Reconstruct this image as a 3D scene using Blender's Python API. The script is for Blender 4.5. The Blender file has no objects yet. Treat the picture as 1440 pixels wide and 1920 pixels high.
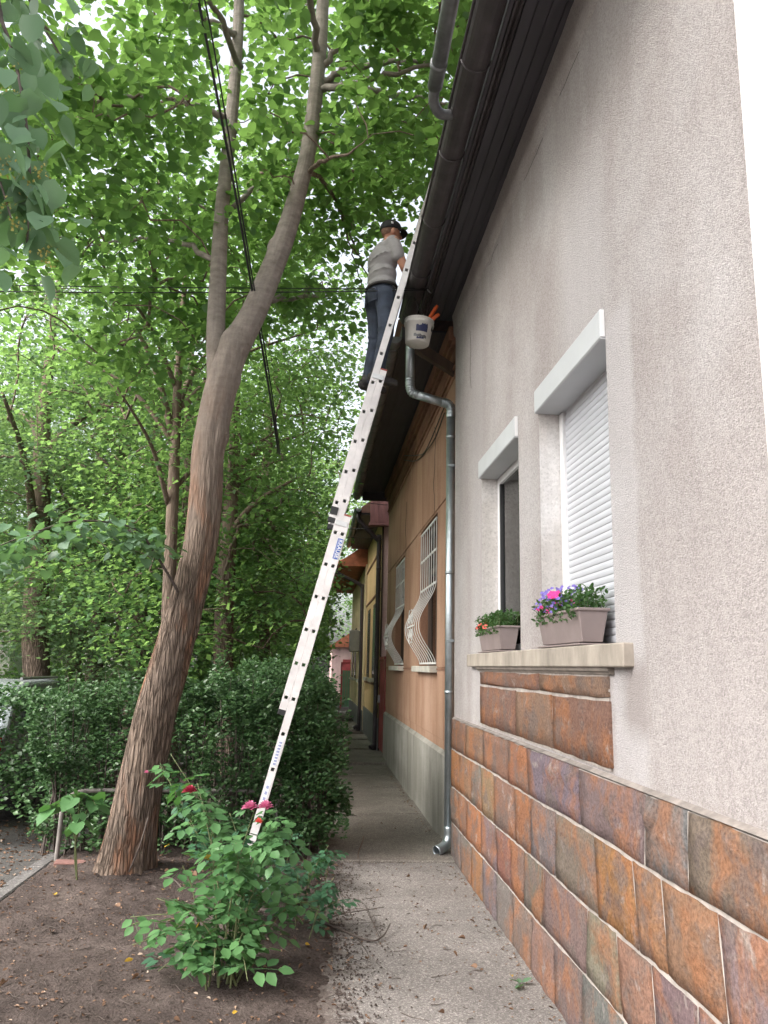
import bpy, bmesh, math, random
import numpy as np
from mathutils import Vector, Matrix, Euler

random.seed(7); RNG = np.random.default_rng(7)
sc = bpy.context.scene
R_ = math.radians

# ------------------------------------------------------------------ camera
H = 1.65
cd = bpy.data.cameras.new('camera'); cam = bpy.data.objects.new('camera', cd)
sc.collection.objects.link(cam); sc.camera = cam
pitch, yaw, roll = R_(11.14), R_(4.56), R_(-1.24)
fwd = Vector((math.sin(yaw)*math.cos(pitch), math.cos(yaw)*math.cos(pitch), math.sin(pitch)))
rgt = Vector((math.cos(yaw), -math.sin(yaw), 0)); dwn = fwd.cross(rgt)
c_, s_ = math.cos(roll), math.sin(roll)
right = c_*rgt + s_*dwn; down = -s_*rgt + c_*dwn
cam.matrix_world = Matrix(((right.x, -down.x, -fwd.x, 0), (right.y, -down.y, -fwd.y, 0),
                           (right.z, -down.z, -fwd.z, H), (0, 0, 0, 1)))
cd.sensor_fit = 'VERTICAL'; cd.sensor_height = 36; cd.lens = 36*1480/1920
cd.clip_start = 0.05; cd.clip_end = 600

# ------------------------------------------------------------------ sky, sun, exposure
SUN_EL, SUN_AZ = R_(44), R_(244)          # azimuth clockwise from +Y: light from behind left
w = bpy.data.worlds.new('World'); sc.world = w; w.use_nodes = True
nt = w.node_tree; nt.nodes.clear()
sky = nt.nodes.new('ShaderNodeTexSky'); sky.sky_type = 'NISHITA'; sky.sun_disc = False
sky.sun_elevation = SUN_EL; sky.sun_rotation = SUN_AZ
sky.air_density = 1.0; sky.dust_density = 6.0; sky.ozone_density = 1.0
hs = nt.nodes.new('ShaderNodeHueSaturation'); hs.inputs['Saturation'].default_value = 0.34
bg = nt.nodes.new('ShaderNodeBackground'); bg.inputs['Strength'].default_value = 0.15
wo = nt.nodes.new('ShaderNodeOutputWorld')
nt.links.new(sky.outputs[0], hs.inputs['Color']); nt.links.new(hs.outputs[0], bg.inputs['Color'])
nt.links.new(bg.outputs[0], wo.inputs['Surface'])
sd = bpy.data.lights.new('sun', 'SUN'); sd.energy = 1.2; sd.angle = R_(35); sd.color = (1, 0.96, 0.9)
so = bpy.data.objects.new('sun', sd); sc.collection.objects.link(so)
sv = Vector((math.sin(SUN_AZ)*math.cos(SUN_EL), math.cos(SUN_AZ)*math.cos(SUN_EL), math.sin(SUN_EL)))
so.rotation_euler = (-sv).to_track_quat('-Z', 'Y').to_euler(); so.location = (0, 0, 30)
vs = sc.view_settings
vs.view_transform = 'Standard'; vs.look = 'None'; vs.gamma = 1; vs.exposure = 1.82; vs.use_curve_mapping = False
sc.cycles.max_bounces = 5; sc.cycles.diffuse_bounces = 3; sc.cycles.transmission_bounces = 3
sc.cycles.glossy_bounces = 3; sc.cycles.sample_clamp_indirect = 6; sc.cycles.adaptive_threshold = .02

# ------------------------------------------------------------------ noise (numpy)
def _h(ix, iy, iz, s):
    n = (ix*374761393 + iy*668265263 + iz*2147483647 + s*974634777) & 0xFFFFFFFF
    n = ((n ^ (n >> 13))*1274126177) & 0xFFFFFFFF
    return ((n ^ (n >> 16)) & 0xFFFF)/65535.0
def vnoise(x, y, z=0.0, s=0):
    x, y, z = np.broadcast_arrays(np.asarray(x, float), np.asarray(y, float), np.asarray(z, float))
    ix, iy, iz = np.floor(x).astype(np.int64), np.floor(y).astype(np.int64), np.floor(z).astype(np.int64)
    fx, fy, fz = x-ix, y-iy, z-iz
    fx, fy, fz = [f*f*(3-2*f) for f in (fx, fy, fz)]
    r = 0
    for a in (0, 1):
        for b in (0, 1):
            for c in (0, 1):
                r = r + _h(ix+a, iy+b, iz+c, s)*np.where(a, fx, 1-fx)*np.where(b, fy, 1-fy)*np.where(c, fz, 1-fz)
    return r
def fbm(x, y, z=0.0, s=0, o=4):
    r, a, t = 0, 1.0, 0
    for k in range(o):
        r = r + a*vnoise(x*2**k, y*2**k, z*2**k, s+k); t += a; a *= .5
    return r/t

# ------------------------------------------------------------------ materials
class NM:
    def __init__(self, name):
        self.m = bpy.data.materials.new(name); self.m.use_nodes = True
        self.t = self.m.node_tree; self.n = self.t.nodes; self.n.clear()
        self.out = self.n.new('ShaderNodeOutputMaterial')
        self.p = self.n.new('ShaderNodeBsdfPrincipled')
        self.t.links.new(self.p.outputs[0], self.out.inputs[0])
    def new(self, t, **k):
        n = self.n.new(t)
        for a, b in k.items(): setattr(n, a, b)
        return n
    def put(self, sock, v):
        if isinstance(v, bpy.types.NodeSocket): self.t.links.new(v, sock)
        elif isinstance(v, (tuple, list)) and len(v) == 3 and sock.type == 'RGBA': sock.default_value = (*v, 1)
        else: sock.default_value = v
    def pos(self, scale=(1, 1, 1), obj=False):
        if obj: s = self.new('ShaderNodeTexCoord').outputs['Object']
        else: s = self.new('ShaderNodeNewGeometry').outputs['Position']
        mp = self.new('ShaderNodeMapping'); self.put(mp.inputs['Vector'], s); mp.inputs['Scale'].default_value = scale
        return mp.outputs[0]
    def noise(self, v, scale, detail=4, rough=.6, dist=0.0):
        n = self.new('ShaderNodeTexNoise'); self.put(n.inputs['Vector'], v)
        n.inputs['Scale'].default_value = scale; n.inputs['Detail'].default_value = detail
        n.inputs['Roughness'].default_value = rough; n.inputs['Distortion'].default_value = dist
        return n.outputs['Fac']
    def voro(self, v, scale, feat='F1', out='Distance', rnd=1.0):
        n = self.new('ShaderNodeTexVoronoi', feature=feat); self.put(n.inputs['Vector'], v)
        n.inputs['Scale'].default_value = scale; n.inputs['Randomness'].default_value = rnd
        return n.outputs[out]
    def wave(self, v, scale, dist=2, det=2):
        n = self.new('ShaderNodeTexWave'); self.put(n.inputs['Vector'], v)
        n.inputs['Scale'].default_value = scale; n.inputs['Distortion'].default_value = dist; n.inputs['Detail'].default_value = det
        return n.outputs['Fac']
    def ramp(self, f, *stops):
        n = self.new('ShaderNodeValToRGB'); self.put(n.inputs[0], f); e = n.color_ramp.elements
        while len(e) < len(stops): e.new(.5)
        for el, (p, c) in zip(e, stops):
            el.position = p; el.color = (*c, 1) if isinstance(c, tuple) else (c, c, c, 1)
        return n.outputs[0]
    def mix(self, f, a, b, mode='MIX'):
        n = self.new('ShaderNodeMix', data_type='RGBA', blend_type=mode)
        self.put(n.inputs[0], f); self.put(n.inputs[6], a); self.put(n.inputs[7], b)
        return n.outputs[2]
    def math(self, op, a, b=0.5):
        n = self.new('ShaderNodeMath', operation=op); self.put(n.inputs[0], a); self.put(n.inputs[1], b)
        return n.outputs[0]
    def bump(self, h, strength=.5, dist=.01, prev=None):
        n = self.new('ShaderNodeBump'); self.put(n.inputs['Height'], h)
        n.inputs['Strength'].default_value = strength; n.inputs['Distance'].default_value = dist
        if prev is not None: self.put(n.inputs['Normal'], prev)
        return n.outputs[0]
    def done(self, col, rough=.85, nrm=None, metal=0.0, spec=None):
        self.put(self.p.inputs['Base Color'], col); self.put(self.p.inputs['Roughness'], rough)
        self.put(self.p.inputs['Metallic'], metal)
        if spec is not None: self.put(self.p.inputs['Specular IOR Level'], spec)
        if nrm is not None: self.put(self.p.inputs['Normal'], nrm)
        return self.m

def m_plain(name, col, rough=.7, var=.25, scale=6, bump=.15, bscale=60, metal=0.0, obj=False, stretch=(1, 1, 1), spec=None):
    a = NM(name); v = a.pos(stretch, obj)
    n = a.noise(v, scale, 5)
    lo = tuple(c*(1-var) for c in col); hi = tuple(min(1, c*(1+var)) for c in col)
    c = a.ramp(n, (.3, lo), (.7, hi))
    r = a.math('MULTIPLY_ADD', a.noise(v, scale*2.3, 3), .25); r.node.inputs[2].default_value = rough-.12
    return a.done(c, r, a.bump(a.noise(v, bscale, 3), bump, .004), metal, spec)

def m_stucco(name, base, dark, light, grain=135, depth=1.0):
    a = NM(name); v = a.pos(); vs_ = a.pos((1, 1, .18))
    st = a.noise(vs_, 2.6, 6, .62, .4); big = a.noise(v, .9, 4)
    col = a.mix(a.ramp(st, (.36, 0.0), (.66, 1.0)), dark, base)
    col = a.mix(a.ramp(big, (.5, 0.0), (.72, 1.0)), col, light)
    g1 = a.voro(v, grain*1.25, 'F1'); g2 = a.noise(v, grain*.9, 7, .82); g3 = a.noise(v, grain*.3, 3)
    h = a.math('ADD', a.math('MULTIPLY', g1, -0.55), a.math('MULTIPLY', g2, 1.1)); h = a.math('ADD', h, a.math('MULTIPLY', g3, .5))
    vc = a.new('ShaderNodeSeparateColor'); a.put(vc.inputs[0], a.voro(v, grain*.85, 'F1', 'Color'))
    spk = a.ramp(vc.outputs[0], (0.0, .80 if name == 'roughcast_wall' else .93), (.55, 1.0), (1.0, 1.08))
    col = a.mix(1.0, col, spk, 'MULTIPLY')
    pit = a.ramp(a.math('ADD', g2, a.math('MULTIPLY', g1, .25)), (.40, .70), (.62, 1.03))
    if name == 'roughcast_wall':
        xyz = a.new('ShaderNodeSeparateXYZ'); a.put(xyz.inputs[0], v)
        wob = a.math('MULTIPLY', a.noise(v, 5, 5, .7), .16)
        yy_ = a.math('ADD', xyz.outputs[1], wob); zz_ = a.math('ADD', xyz.outputs[2], wob)
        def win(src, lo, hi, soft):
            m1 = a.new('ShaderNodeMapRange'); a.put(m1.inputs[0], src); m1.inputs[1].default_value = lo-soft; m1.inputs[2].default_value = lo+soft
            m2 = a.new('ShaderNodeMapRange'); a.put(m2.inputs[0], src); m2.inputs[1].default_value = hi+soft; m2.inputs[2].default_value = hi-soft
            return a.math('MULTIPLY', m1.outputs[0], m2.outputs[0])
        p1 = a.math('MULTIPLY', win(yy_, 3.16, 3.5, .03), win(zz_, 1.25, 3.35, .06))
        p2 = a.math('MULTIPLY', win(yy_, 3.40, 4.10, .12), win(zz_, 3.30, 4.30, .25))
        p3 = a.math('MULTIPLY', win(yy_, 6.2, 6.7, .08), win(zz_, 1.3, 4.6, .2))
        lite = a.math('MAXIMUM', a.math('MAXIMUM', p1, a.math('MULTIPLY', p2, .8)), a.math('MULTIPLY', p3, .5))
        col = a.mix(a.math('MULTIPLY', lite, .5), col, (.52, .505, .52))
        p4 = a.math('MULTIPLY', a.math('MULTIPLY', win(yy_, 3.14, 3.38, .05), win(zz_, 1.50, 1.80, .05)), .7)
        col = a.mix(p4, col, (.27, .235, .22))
        spl = a.math('MULTIPLY', win(zz_, 1.0, 1.36, .10), a.ramp(a.noise(v, 9, 5, .7), (.4, 0.0), (.7, .5)))
        col = a.mix(spl, col, (.30, .26, .24))
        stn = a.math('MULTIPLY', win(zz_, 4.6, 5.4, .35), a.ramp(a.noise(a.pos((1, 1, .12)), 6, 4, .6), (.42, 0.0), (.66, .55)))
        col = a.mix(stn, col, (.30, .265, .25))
    col = a.mix(1.0, col, pit, 'MULTIPLY')
    return a.done(col, .95, a.bump(h, depth, .007), spec=.2)

def m_stone(name):
    a = NM(name); oi = a.new('ShaderNodeObjectInfo'); v = a.pos(); vz = a.pos((1, 1, .8))
    pn = a.noise(vz, 3.4, 6, .66, .5); pn2 = a.noise(v, 5.2, 5, .66); fine = a.noise(v, 70, 5, .7)
    col = a.mix(a.ramp(pn, (.48, 0.0), (.60, .72)), oi.outputs['Color'], (.31, .142, .074))
    col = a.mix(a.ramp(pn2, (.50, 0.0), (.62, .75)), col, (.165, .132, .12))
    col = a.mix(a.ramp(a.noise(v, 3.1, 4), (.60, 0.0), (.72, .7)), col, (.115, .088, .088))
    col = a.mix(a.ramp(a.noise(v, 6.5, 5, .7, .3), (.60, 0.0), (.70, .7)), col, (.33, .285, .26))
    col = a.mix(1.0, col, a.ramp(fine, (.3, .55), (.62, 1.15)), 'MULTIPLY')
    col = a.mix(a.ramp(a.voro(v, 120), (.05, .7), (.16, 0.0)), col, (.05, .035, .03))
    b = a.bump(a.noise(v, 11, 7, .8), 1.0, .026); b = a.bump(fine, .9, .006, b)
    return a.done(col, .93, b, spec=.06)

def m_bark(name, orange=True):
    a = NM(name); v = a.pos((1, 1, .16)); p = a.pos()
    rid = a.voro(a.pos((1, 1, .10)), 40, 'DISTANCE_TO_EDGE'); n1 = a.noise(v, 34, 5, .7, .6); n2 = a.noise(p, 2.2, 4)
    z = a.new('ShaderNodeSeparateXYZ'); a.put(z.inputs[0], a.new('ShaderNodeNewGeometry').outputs['Position'])
    low = a.new('ShaderNodeMapRange'); a.put(low.inputs['Value'], z.outputs['Z'])
    low.inputs['From Min'].default_value = 4.2; low.inputs['From Max'].default_value = 2.2
    fis = a.math('MULTIPLY', a.ramp(rid, (0.0, 1.0), (.22, 0.0)), low.outputs[0])
    col = a.ramp(n1, (.30, (.075, .054, .042)), (.52, (.17, .128, .10)), (.74, (.29, .225, .18)))
    col = a.mix(a.ramp(n2, (.45, 0.0), (.7, .55)), col, (.165, .135, .115))
    up = a.new('ShaderNodeMapRange'); a.put(up.inputs['Value'], z.outputs['Z'])
    up.inputs['From Min'].default_value = 3.0; up.inputs['From Max'].default_value = 5.0; up.inputs['To Max'].default_value = .8 if orange else 0.0
    col = a.mix(up.outputs[0], col, a.ramp(a.noise(a.pos((1, 1, 2.2)), 9, 5, .65), (.3, (.17, .15, .135)), (.7, (.32, .29, .265))))
    if orange:
        col = a.mix(a.math('MULTIPLY', a.ramp(a.noise(a.pos((1, 1, .22)), 5.5, 5, .6, .6), (.49, 0.0), (.64, .75)), low.outputs[0]), col, (.26, .125, .072))
    col = a.mix(a.math('MULTIPLY', fis, .55), col, (.035, .025, .02))
    hi = a.noise(a.pos((1, 1, 3.2)), 10, 4, .6)
    b = a.bump(a.math('MULTIPLY', a.math('SUBTRACT', 1.0, fis), low.outputs[0]), .8, .02)
    b = a.bump(n1, .6, .012, b); b = a.bump(hi, .35, .01, b)
    return a.done(col, .92, b, spec=.2)

def m_leaf(name, c1, c2, tr, fac=.45, rough=.45, hue=None):
    a = NM(name)
    g = a.new('ShaderNodeNewGeometry'); rnd = g.outputs['Random Per Island']
    col = a.ramp(rnd, (0.0, c1), (.85, c2), (1.0, hue or tuple(min(1, x*1.25) for x in c2)))
    a.done(col, rough, spec=.35)
    t = a.new('ShaderNodeBsdfTranslucent')
    tc = a.ramp(rnd, (0.0, tuple(x*.75 for x in tr)), (1.0, tr)); a.put(t.inputs['Color'], tc)
    mx = a.new('ShaderNodeMixShader'); mx.inputs[0].default_value = fac
    a.t.links.new(a.p.outputs[0], mx.inputs[1]); a.t.links.new(t.outputs[0], mx.inputs[2])
    a.t.links.new(mx.outputs[0], a.out.inputs[0])
    return a.m

def m_glass(name, tint=(.88, .90, .91)):
    a = NM(name); gl = a.new('ShaderNodeBsdfGlossy'); gl.inputs['Roughness'].default_value = .02
    tp = a.new('ShaderNodeBsdfTransparent'); a.put(tp.inputs[0], tint)
    fr = a.new('ShaderNodeFresnel'); fr.inputs[0].default_value = 1.5
    mx = a.new('ShaderNodeMixShader'); a.put(mx.inputs[0], a.math('MULTIPLY_ADD', fr.outputs[0], 1.0)); 
    mx.inputs[0].links[0].from_node.inputs[2].default_value = .03
    a.t.links.new(tp.outputs[0], mx.inputs[1]); a.t.links.new(gl.outputs[0], mx.inputs[2])
    a.t.links.new(mx.outputs[0], a.out.inputs[0])
    return a.m

def m_soil():
    a = NM('soil'); v = a.pos()
    n = a.noise(v, 2.2, 6, .65); f = a.noise(v, 55, 6, .75); c = a.voro(v, 70)
    col = a.ramp(n, (.3, (.054, .041, .037)), (.55, (.100, .078, .070)), (.75, (.15, .120, .107)))
    col = a.mix(1.0, col, a.ramp(f, (.3, .5), (.7, 1.35)), 'MULTIPLY')
    col = a.mix(a.ramp(a.noise(v, 120, 3, .7), (.66, 0.0), (.72, .7)), col, (.19, .14, .11))
    b = a.bump(f, 1.0, .02); b = a.bump(c, .5, .008, b)
    return a.done(col, .97, b, spec=.15)

def m_pave(name, lo, hi, grain=1.0):
    a = NM(name); v = a.pos()
    n = a.noise(v, 1.7, 6, .65); col = a.ramp(n, (.3, lo), (.7, hi))
    g = a.voro(v, 150*grain, 'F1', 'Color'); sp = a.new('ShaderNodeSeparateColor'); a.put(sp.inputs[0], g)
    col = a.mix(1.0, col, a.ramp(sp.outputs[0], (0.0, .62), (.8, 1.1), (1.0, 1.75)), 'MULTIPLY')
    col = a.mix(a.ramp(a.noise(v, 7, 5, .7), (.58, 0.0), (.74, .45)), col, (.085, .072, .064))
    if grain == 1.0:
        sx = a.new('ShaderNodeSeparateXYZ'); a.put(sx.inputs[0], v)
        e = a.math('ADD', sx.outputs[0], a.math('MULTIPLY', a.noise(v, 5, 5, .7), -.75))
        col = a.mix(a.ramp(a.math('ADD', e, .5), (.23, .75), (.40, 0.0)), col, (.09, .068, .058))
    b = a.bump(a.voro(v, 150*grain), .55, .006); b = a.bump(a.noise(v, 22, 5, .7), .5, .01, b)
    return a.done(col, .95, b, spec=.2)

M = dict(
    stucco=m_stucco('roughcast_wall', (.425, .392, .385), (.365, .33, .322), (.47, .445, .445)),
    stucco_white=m_stucco('white_roughcast', (.80, .79, .79), (.72, .70, .70), (.83, .83, .83), 80, .5),
    plaster=m_stucco('smooth_reveal_plaster', (.60, .575, .57), (.48, .45, .43), (.66, .65, .65), 60, .25),
    stone=m_stone('hewn_stone'),
    mortar=m_plain('mortar', (.31, .275, .25), .95, .3, 14, .7, 60),
    weather=m_plain('weathered_mortar', (.20, .175, .16), .95, .4, 12, .8, 60),
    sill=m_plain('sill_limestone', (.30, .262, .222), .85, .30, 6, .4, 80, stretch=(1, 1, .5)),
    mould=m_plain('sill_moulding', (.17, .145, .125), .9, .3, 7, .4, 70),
    soffit=m_plain('soffit_board_paint', (.048, .044, .053), .55, .25, 5, .12, 50, stretch=(3, .25, 3)),
    gutter=m_plain('painted_gutter', (.042, .035, .038), .5, .35, 7, .25, 40),
    zinc=m_plain('galvanised_zinc', (.42, .47, .50), .34, .18, 9, .05, 30, metal=.85),
    zinc_old=m_plain('weathered_zinc', (.16, .165, .17), .5, .35, 8, .15, 40, metal=.4),
    shutter=m_plain('shutter_plastic', (.50, .51, .55), .42, .04, 3, .02, 40),
    shutter_box=m_plain('shutter_box_paint', (.48, .495, .515), .4, .05, 3, .02, 30),
    white_pvc=m_plain('window_plastic', (.70, .70, .71), .35, .05, 4, .02, 30),
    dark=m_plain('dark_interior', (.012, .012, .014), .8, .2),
    glass=m_glass('window_glass'),
    curtain=m_plain('grey_curtain', (.55, .55, .58), .9, .12, 3, .15, 200, stretch=(1, 1, .1)),
    planter=m_plain('planter_plastic', (.225, .18, .175), .55, .12, 4, .08, 60),
    compost=m_plain('compost', (.03, .022, .018), .95, .4, 30, .8, 90),
    brown=m_stucco('ochre_brown_render', (.36, .225, .155), (.26, .15, .10), (.39, .255, .185), 120, .35),
    brown_trim=m_stucco('brown_cornice_render', (.27, .145, .095), (.18, .098, .066), (.30, .17, .115), 120, .3),
    grey_plinth=m_stucco('cement_plinth', (.29, .28, .25), (.175, .165, .145), (.36, .35, .32), 90, .25),
    wood_dark=m_plain('dark_wood', (.055, .032, .022), .7, .35, 8, .25, 40, stretch=(1, 1, .2)),
    grille=m_plain('grille_paint', (.62, .62, .60), .5, .12, 9, .1, 60),
    brown_sill=m_plain('concrete_sill', (.42, .40, .35), .85, .22, 8, .3, 70),
    ochre=m_stucco('ochre_render', (.62, .43, .235), (.52, .35, .18), (.66, .47, .27), 110, .3),
    yellow=m_stucco('yellow_render', (.72, .58, .38), (.62, .49, .31), (.75, .62, .43), 110, .3),
    pink=m_stucco('pink_render', (.62, .44, .42), (.50, .34, .33), (.66, .50, .47), 90, .3),
    maroon=m_plain('maroon_cladding', (.20, .085, .085), .6, .35, 8, .2, 40, stretch=(1, 1, .2)),
    redpaint=m_plain('red_gate_paint', (.28, .045, .05), .45, .2, 6, .1, 40),
    redtile=m_plain('red_roof_tile', (.36, .12, .065), .85, .35, 6, .4, 50),
    browntile=m_plain('brown_roof_tile', (.15, .075, .055), .85, .35, 6, .4, 50),
    pipe_brown=m_plain('dark_brown_pipe', (.040, .030, .036), .4, .25, 6, .05, 40),
    alu=m_plain('ladder_aluminium', (.70, .665, .665), .42, .15, 7, .06, 60, metal=.18, obj=False),
    alu_side=m_plain('rung_aluminium', (.60, .60, .60), .35, .12, 5, .06, 60, metal=.6),
    black=m_plain('black_plastic', (.018, .018, .02), .5, .2),
    redcap=m_plain('red_end_cap', (.28, .05, .04), .5, .15),
    label_white=m_plain('label_white', (.72, .72, .76), .4, .05),
    label_blue=m_plain('label_blue', (.03, .09, .38), .4, .1),
    label_grey=m_plain('label_print_grey', (.28, .32, .5), .5, .1),
    bucket=m_plain('white_bucket_plastic', (.60, .585, .56), .4, .14, 9, .05, 40),
    navy=m_plain('navy_bucket_print', (.025, .03, .09), .5, .3, 12),
    orange=m_plain('orange_handle', (.60, .10, .02), .5, .1),
    steel=m_plain('tool_steel', (.3, .3, .31), .35, .2, 8, .05, 40, metal=.8),
    skin=m_plain('skin', (.40, .19, .125), .55, .12, 10, .1, 120),
    tee=m_plain('grey_tshirt', (.29, .28, .285), .92, .12, 8, .9, 22, stretch=(1, 1, 1.8)),
    jeans=m_plain('denim', (.036, .046, .070), .9, .45, 7, .9, 26, stretch=(1, 1, 1.4)),
    cap=m_plain('black_cap', (.012, .012, .015), .8, .2),
    hair=m_plain('short_hair', (.17, .095, .065), .8, .3, 60, .4, 300),
    shoe=m_plain('dark_shoe', (.025, .022, .022), .7, .3),
    eye=m_plain('eye', (.05, .04, .035), .2, .1),
    bark=m_bark('linden_bark'), bark2=m_bark('dark_bark', False),
    twig=m_plain('twig_bark', (.075, .058, .050), .85, .35, 20, .4, 80),
    greentwig=m_plain('green_stem', (.09, .105, .04), .7, .3, 20, .2, 80),
    leaf=m_leaf('linden_leaf', (.028, .085, .030), (.062, .142, .052), (.28, .49, .11), .51),
    leaf_bg=m_leaf('far_linden_leaf', (.035, .095, .030), (.085, .170, .062), (.31, .52, .14), .50),
    leaf_cool=m_leaf('cool_linden_leaf', (.055, .105, .060), (.115, .19, .10), (.30, .47, .16), .42, .38),
    leaf_near=m_leaf('near_linden_leaf', (.085, .155, .100), (.13, .22, .13), (.16, .32, .09), .35, .4),
    leaf_hedge=m_leaf('privet_leaf', (.026, .064, .024), (.064, .124, .046), (.05, .12, .03), .25, .38),
    leaf_rose=m_leaf('rose_leaf', (.042, .110, .044), (.09, .195, .072), (.10, .25, .05), .3, .42),
    leaf_rose_dark=m_leaf('dark_rose_leaf', (.028, .078, .045), (.050, .125, .066), (.06, .16, .04), .28, .42),
    leaf_grass=m_leaf('window_box_leaf', (.035, .085, .03), (.075, .15, .05), (.11, .24, .05), .3),
    leaf_dry=m_leaf('dry_leaf', (.085, .048, .030), (.23, .135, .085), (.15, .08, .04), .15, .7, (.42, .34, .27)),
    leaf_yellow=m_leaf('yellowed_leaf', (.45, .27, .03), (.55, .36, .05), (.5, .3, .03), .3, .6),
    petal_pink=m_leaf('pink_petal', (.58, .12, .27), (.74, .28, .44), (.65, .2, .35), .3, .6, (.8, .4, .55)),
    petal_red=m_leaf('crimson_petal', (.26, .02, .05), (.40, .045, .09), (.4, .03, .06), .25, .6),
    petal_hot=m_leaf('magenta_petal', (.66, .02, .20), (.78, .05, .30), (.7, .03, .25), .25, .6),
    petal_blue=m_leaf('violet_petal', (.15, .11, .42), (.25, .19, .55), (.2, .15, .5), .25, .6),
    petal_coral=m_leaf('coral_petal', (.68, .09, .08), (.78, .15, .13), (.7, .1, .08), .25, .6),
    blossom=m_leaf('linden_blossom', (.30, .27, .07), (.42, .37, .12), (.4, .35, .1), .3, .7),
    soil=m_soil(),
    pave_near=m_pave('worn_concrete', (.165, .150, .142), (.26, .238, .225)),
    pave_far=m_pave('pavement_slab', (.17, .15, .132), (.26, .235, .21)),
    asphalt=m_pave('asphalt', (.055, .052, .050), (.090, .085, .080), .8),
    kerb=m_pave('kerb_concrete', (.10, .095, .092), (.16, .15, .145), .7),
    brick=m_plain('red_brick', (.17, .085, .072), .9, .25, 20, .5, 60),
    cable=m_plain('black_cable', (.010, .010, .012), .5, .2),
    wire=m_plain('wire', (.03, .03, .03), .5, .2),
    tube=m_plain('grey_painted_tube', (.15, .135, .125), .55, .25, 14, .25, 60),
    carpaint=m_plain('silver_car_paint', (.24, .26, .28), .25, .05, 3, 0.01, 20, metal=.35),
    carglass=m_plain('car_glass', (.03, .035, .04), .08, .1),
    tyre=m_plain('tyre_rubber', (.02, .02, .02), .85, .2),
    lampred=m_plain('red_lens', (.35, .02, .02), .2, .1),
    pale=m_plain('pale_render', (.66, .65, .63), .9, .08, 1.5, .2, 40),
    awning=m_plain('grey_awning', (.25, .25, .27), .7, .1),
    green_metal=m_plain('green_metal', (.10, .24, .14), .5, .15),
    meter=m_plain('meter_box_grey', (.17, .165, .15), .6, .2),
)

# ------------------------------------------------------------------ mesh helpers
COL = sc.collection
def npmesh(name, verts, faces, mat=None, smooth=False):
    """faces: list of int arrays (n,k) or one array"""
    me = bpy.data.meshes.new(name)
    if isinstance(faces, np.ndarray): faces = [faces]
    faces = [f for f in faces if len(f)]
    verts = np.asarray(verts, np.float32)
    me.vertices.add(len(verts)); me.vertices.foreach_set('co', verts.ravel())
    nl = sum(f.size for f in faces); npoly = sum(len(f) for f in faces)
    me.loops.add(nl); me.loops.foreach_set('vertex_index', np.concatenate([f.ravel() for f in faces]).astype(np.int32))
    me.polygons.add(npoly)
    tot = np.concatenate([np.full(len(f), f.shape[1]) for f in faces]).astype(np.int32)
    st = np.concatenate(([0], np.cumsum(tot)[:-1])).astype(np.int32)
    me.polygons.foreach_set('loop_start', st)
    try: me.polygons.foreach_set('loop_total', tot)
    except Exception: pass
    if smooth: me.polygons.foreach_set('use_smooth', np.ones(npoly, bool))
    me.update(calc_edges=True); me.validate()
    if mat: me.materials.append(mat)
    return me

def link(name, me, parent=None, loc=None, rot=None, scale=None, color=None):
    o = bpy.data.objects.new(name, me); COL.objects.link(o)
    if loc is not None: o.location = loc
    if rot is not None: o.rotation_euler = rot
    if scale is not None: o.scale = scale if hasattr(scale, '__len__') else (scale,)*3
    if color is not None: o.color = (*color, 1)
    if parent is not None:
        o.parent = parent
        W = Matrix.Identity(4); q = parent; chain = []
        while q is not None: chain.append(q); q = q.parent
        for q in reversed(chain): W = W @ q.matrix_parent_inverse @ q.matrix_basis
        o.matrix_parent_inverse = W.inverted()
    return o

def tag(o, label, cat, group=None, kind=None):
    o['label'] = label; o['category'] = cat
    if group: o['group'] = group
    if kind: o['kind'] = kind
    return o
def thing(name, label, cat, loc=(0, 0, 0), group=None):
    e = bpy.data.objects.new(name, None); COL.objects.link(e); e.location = loc; e.empty_display_size = .1
    return tag(e, label, cat, group)
def struct(o): o['kind'] = 'structure'; return o
def stuff(o): o['kind'] = 'stuff'; return o

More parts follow.
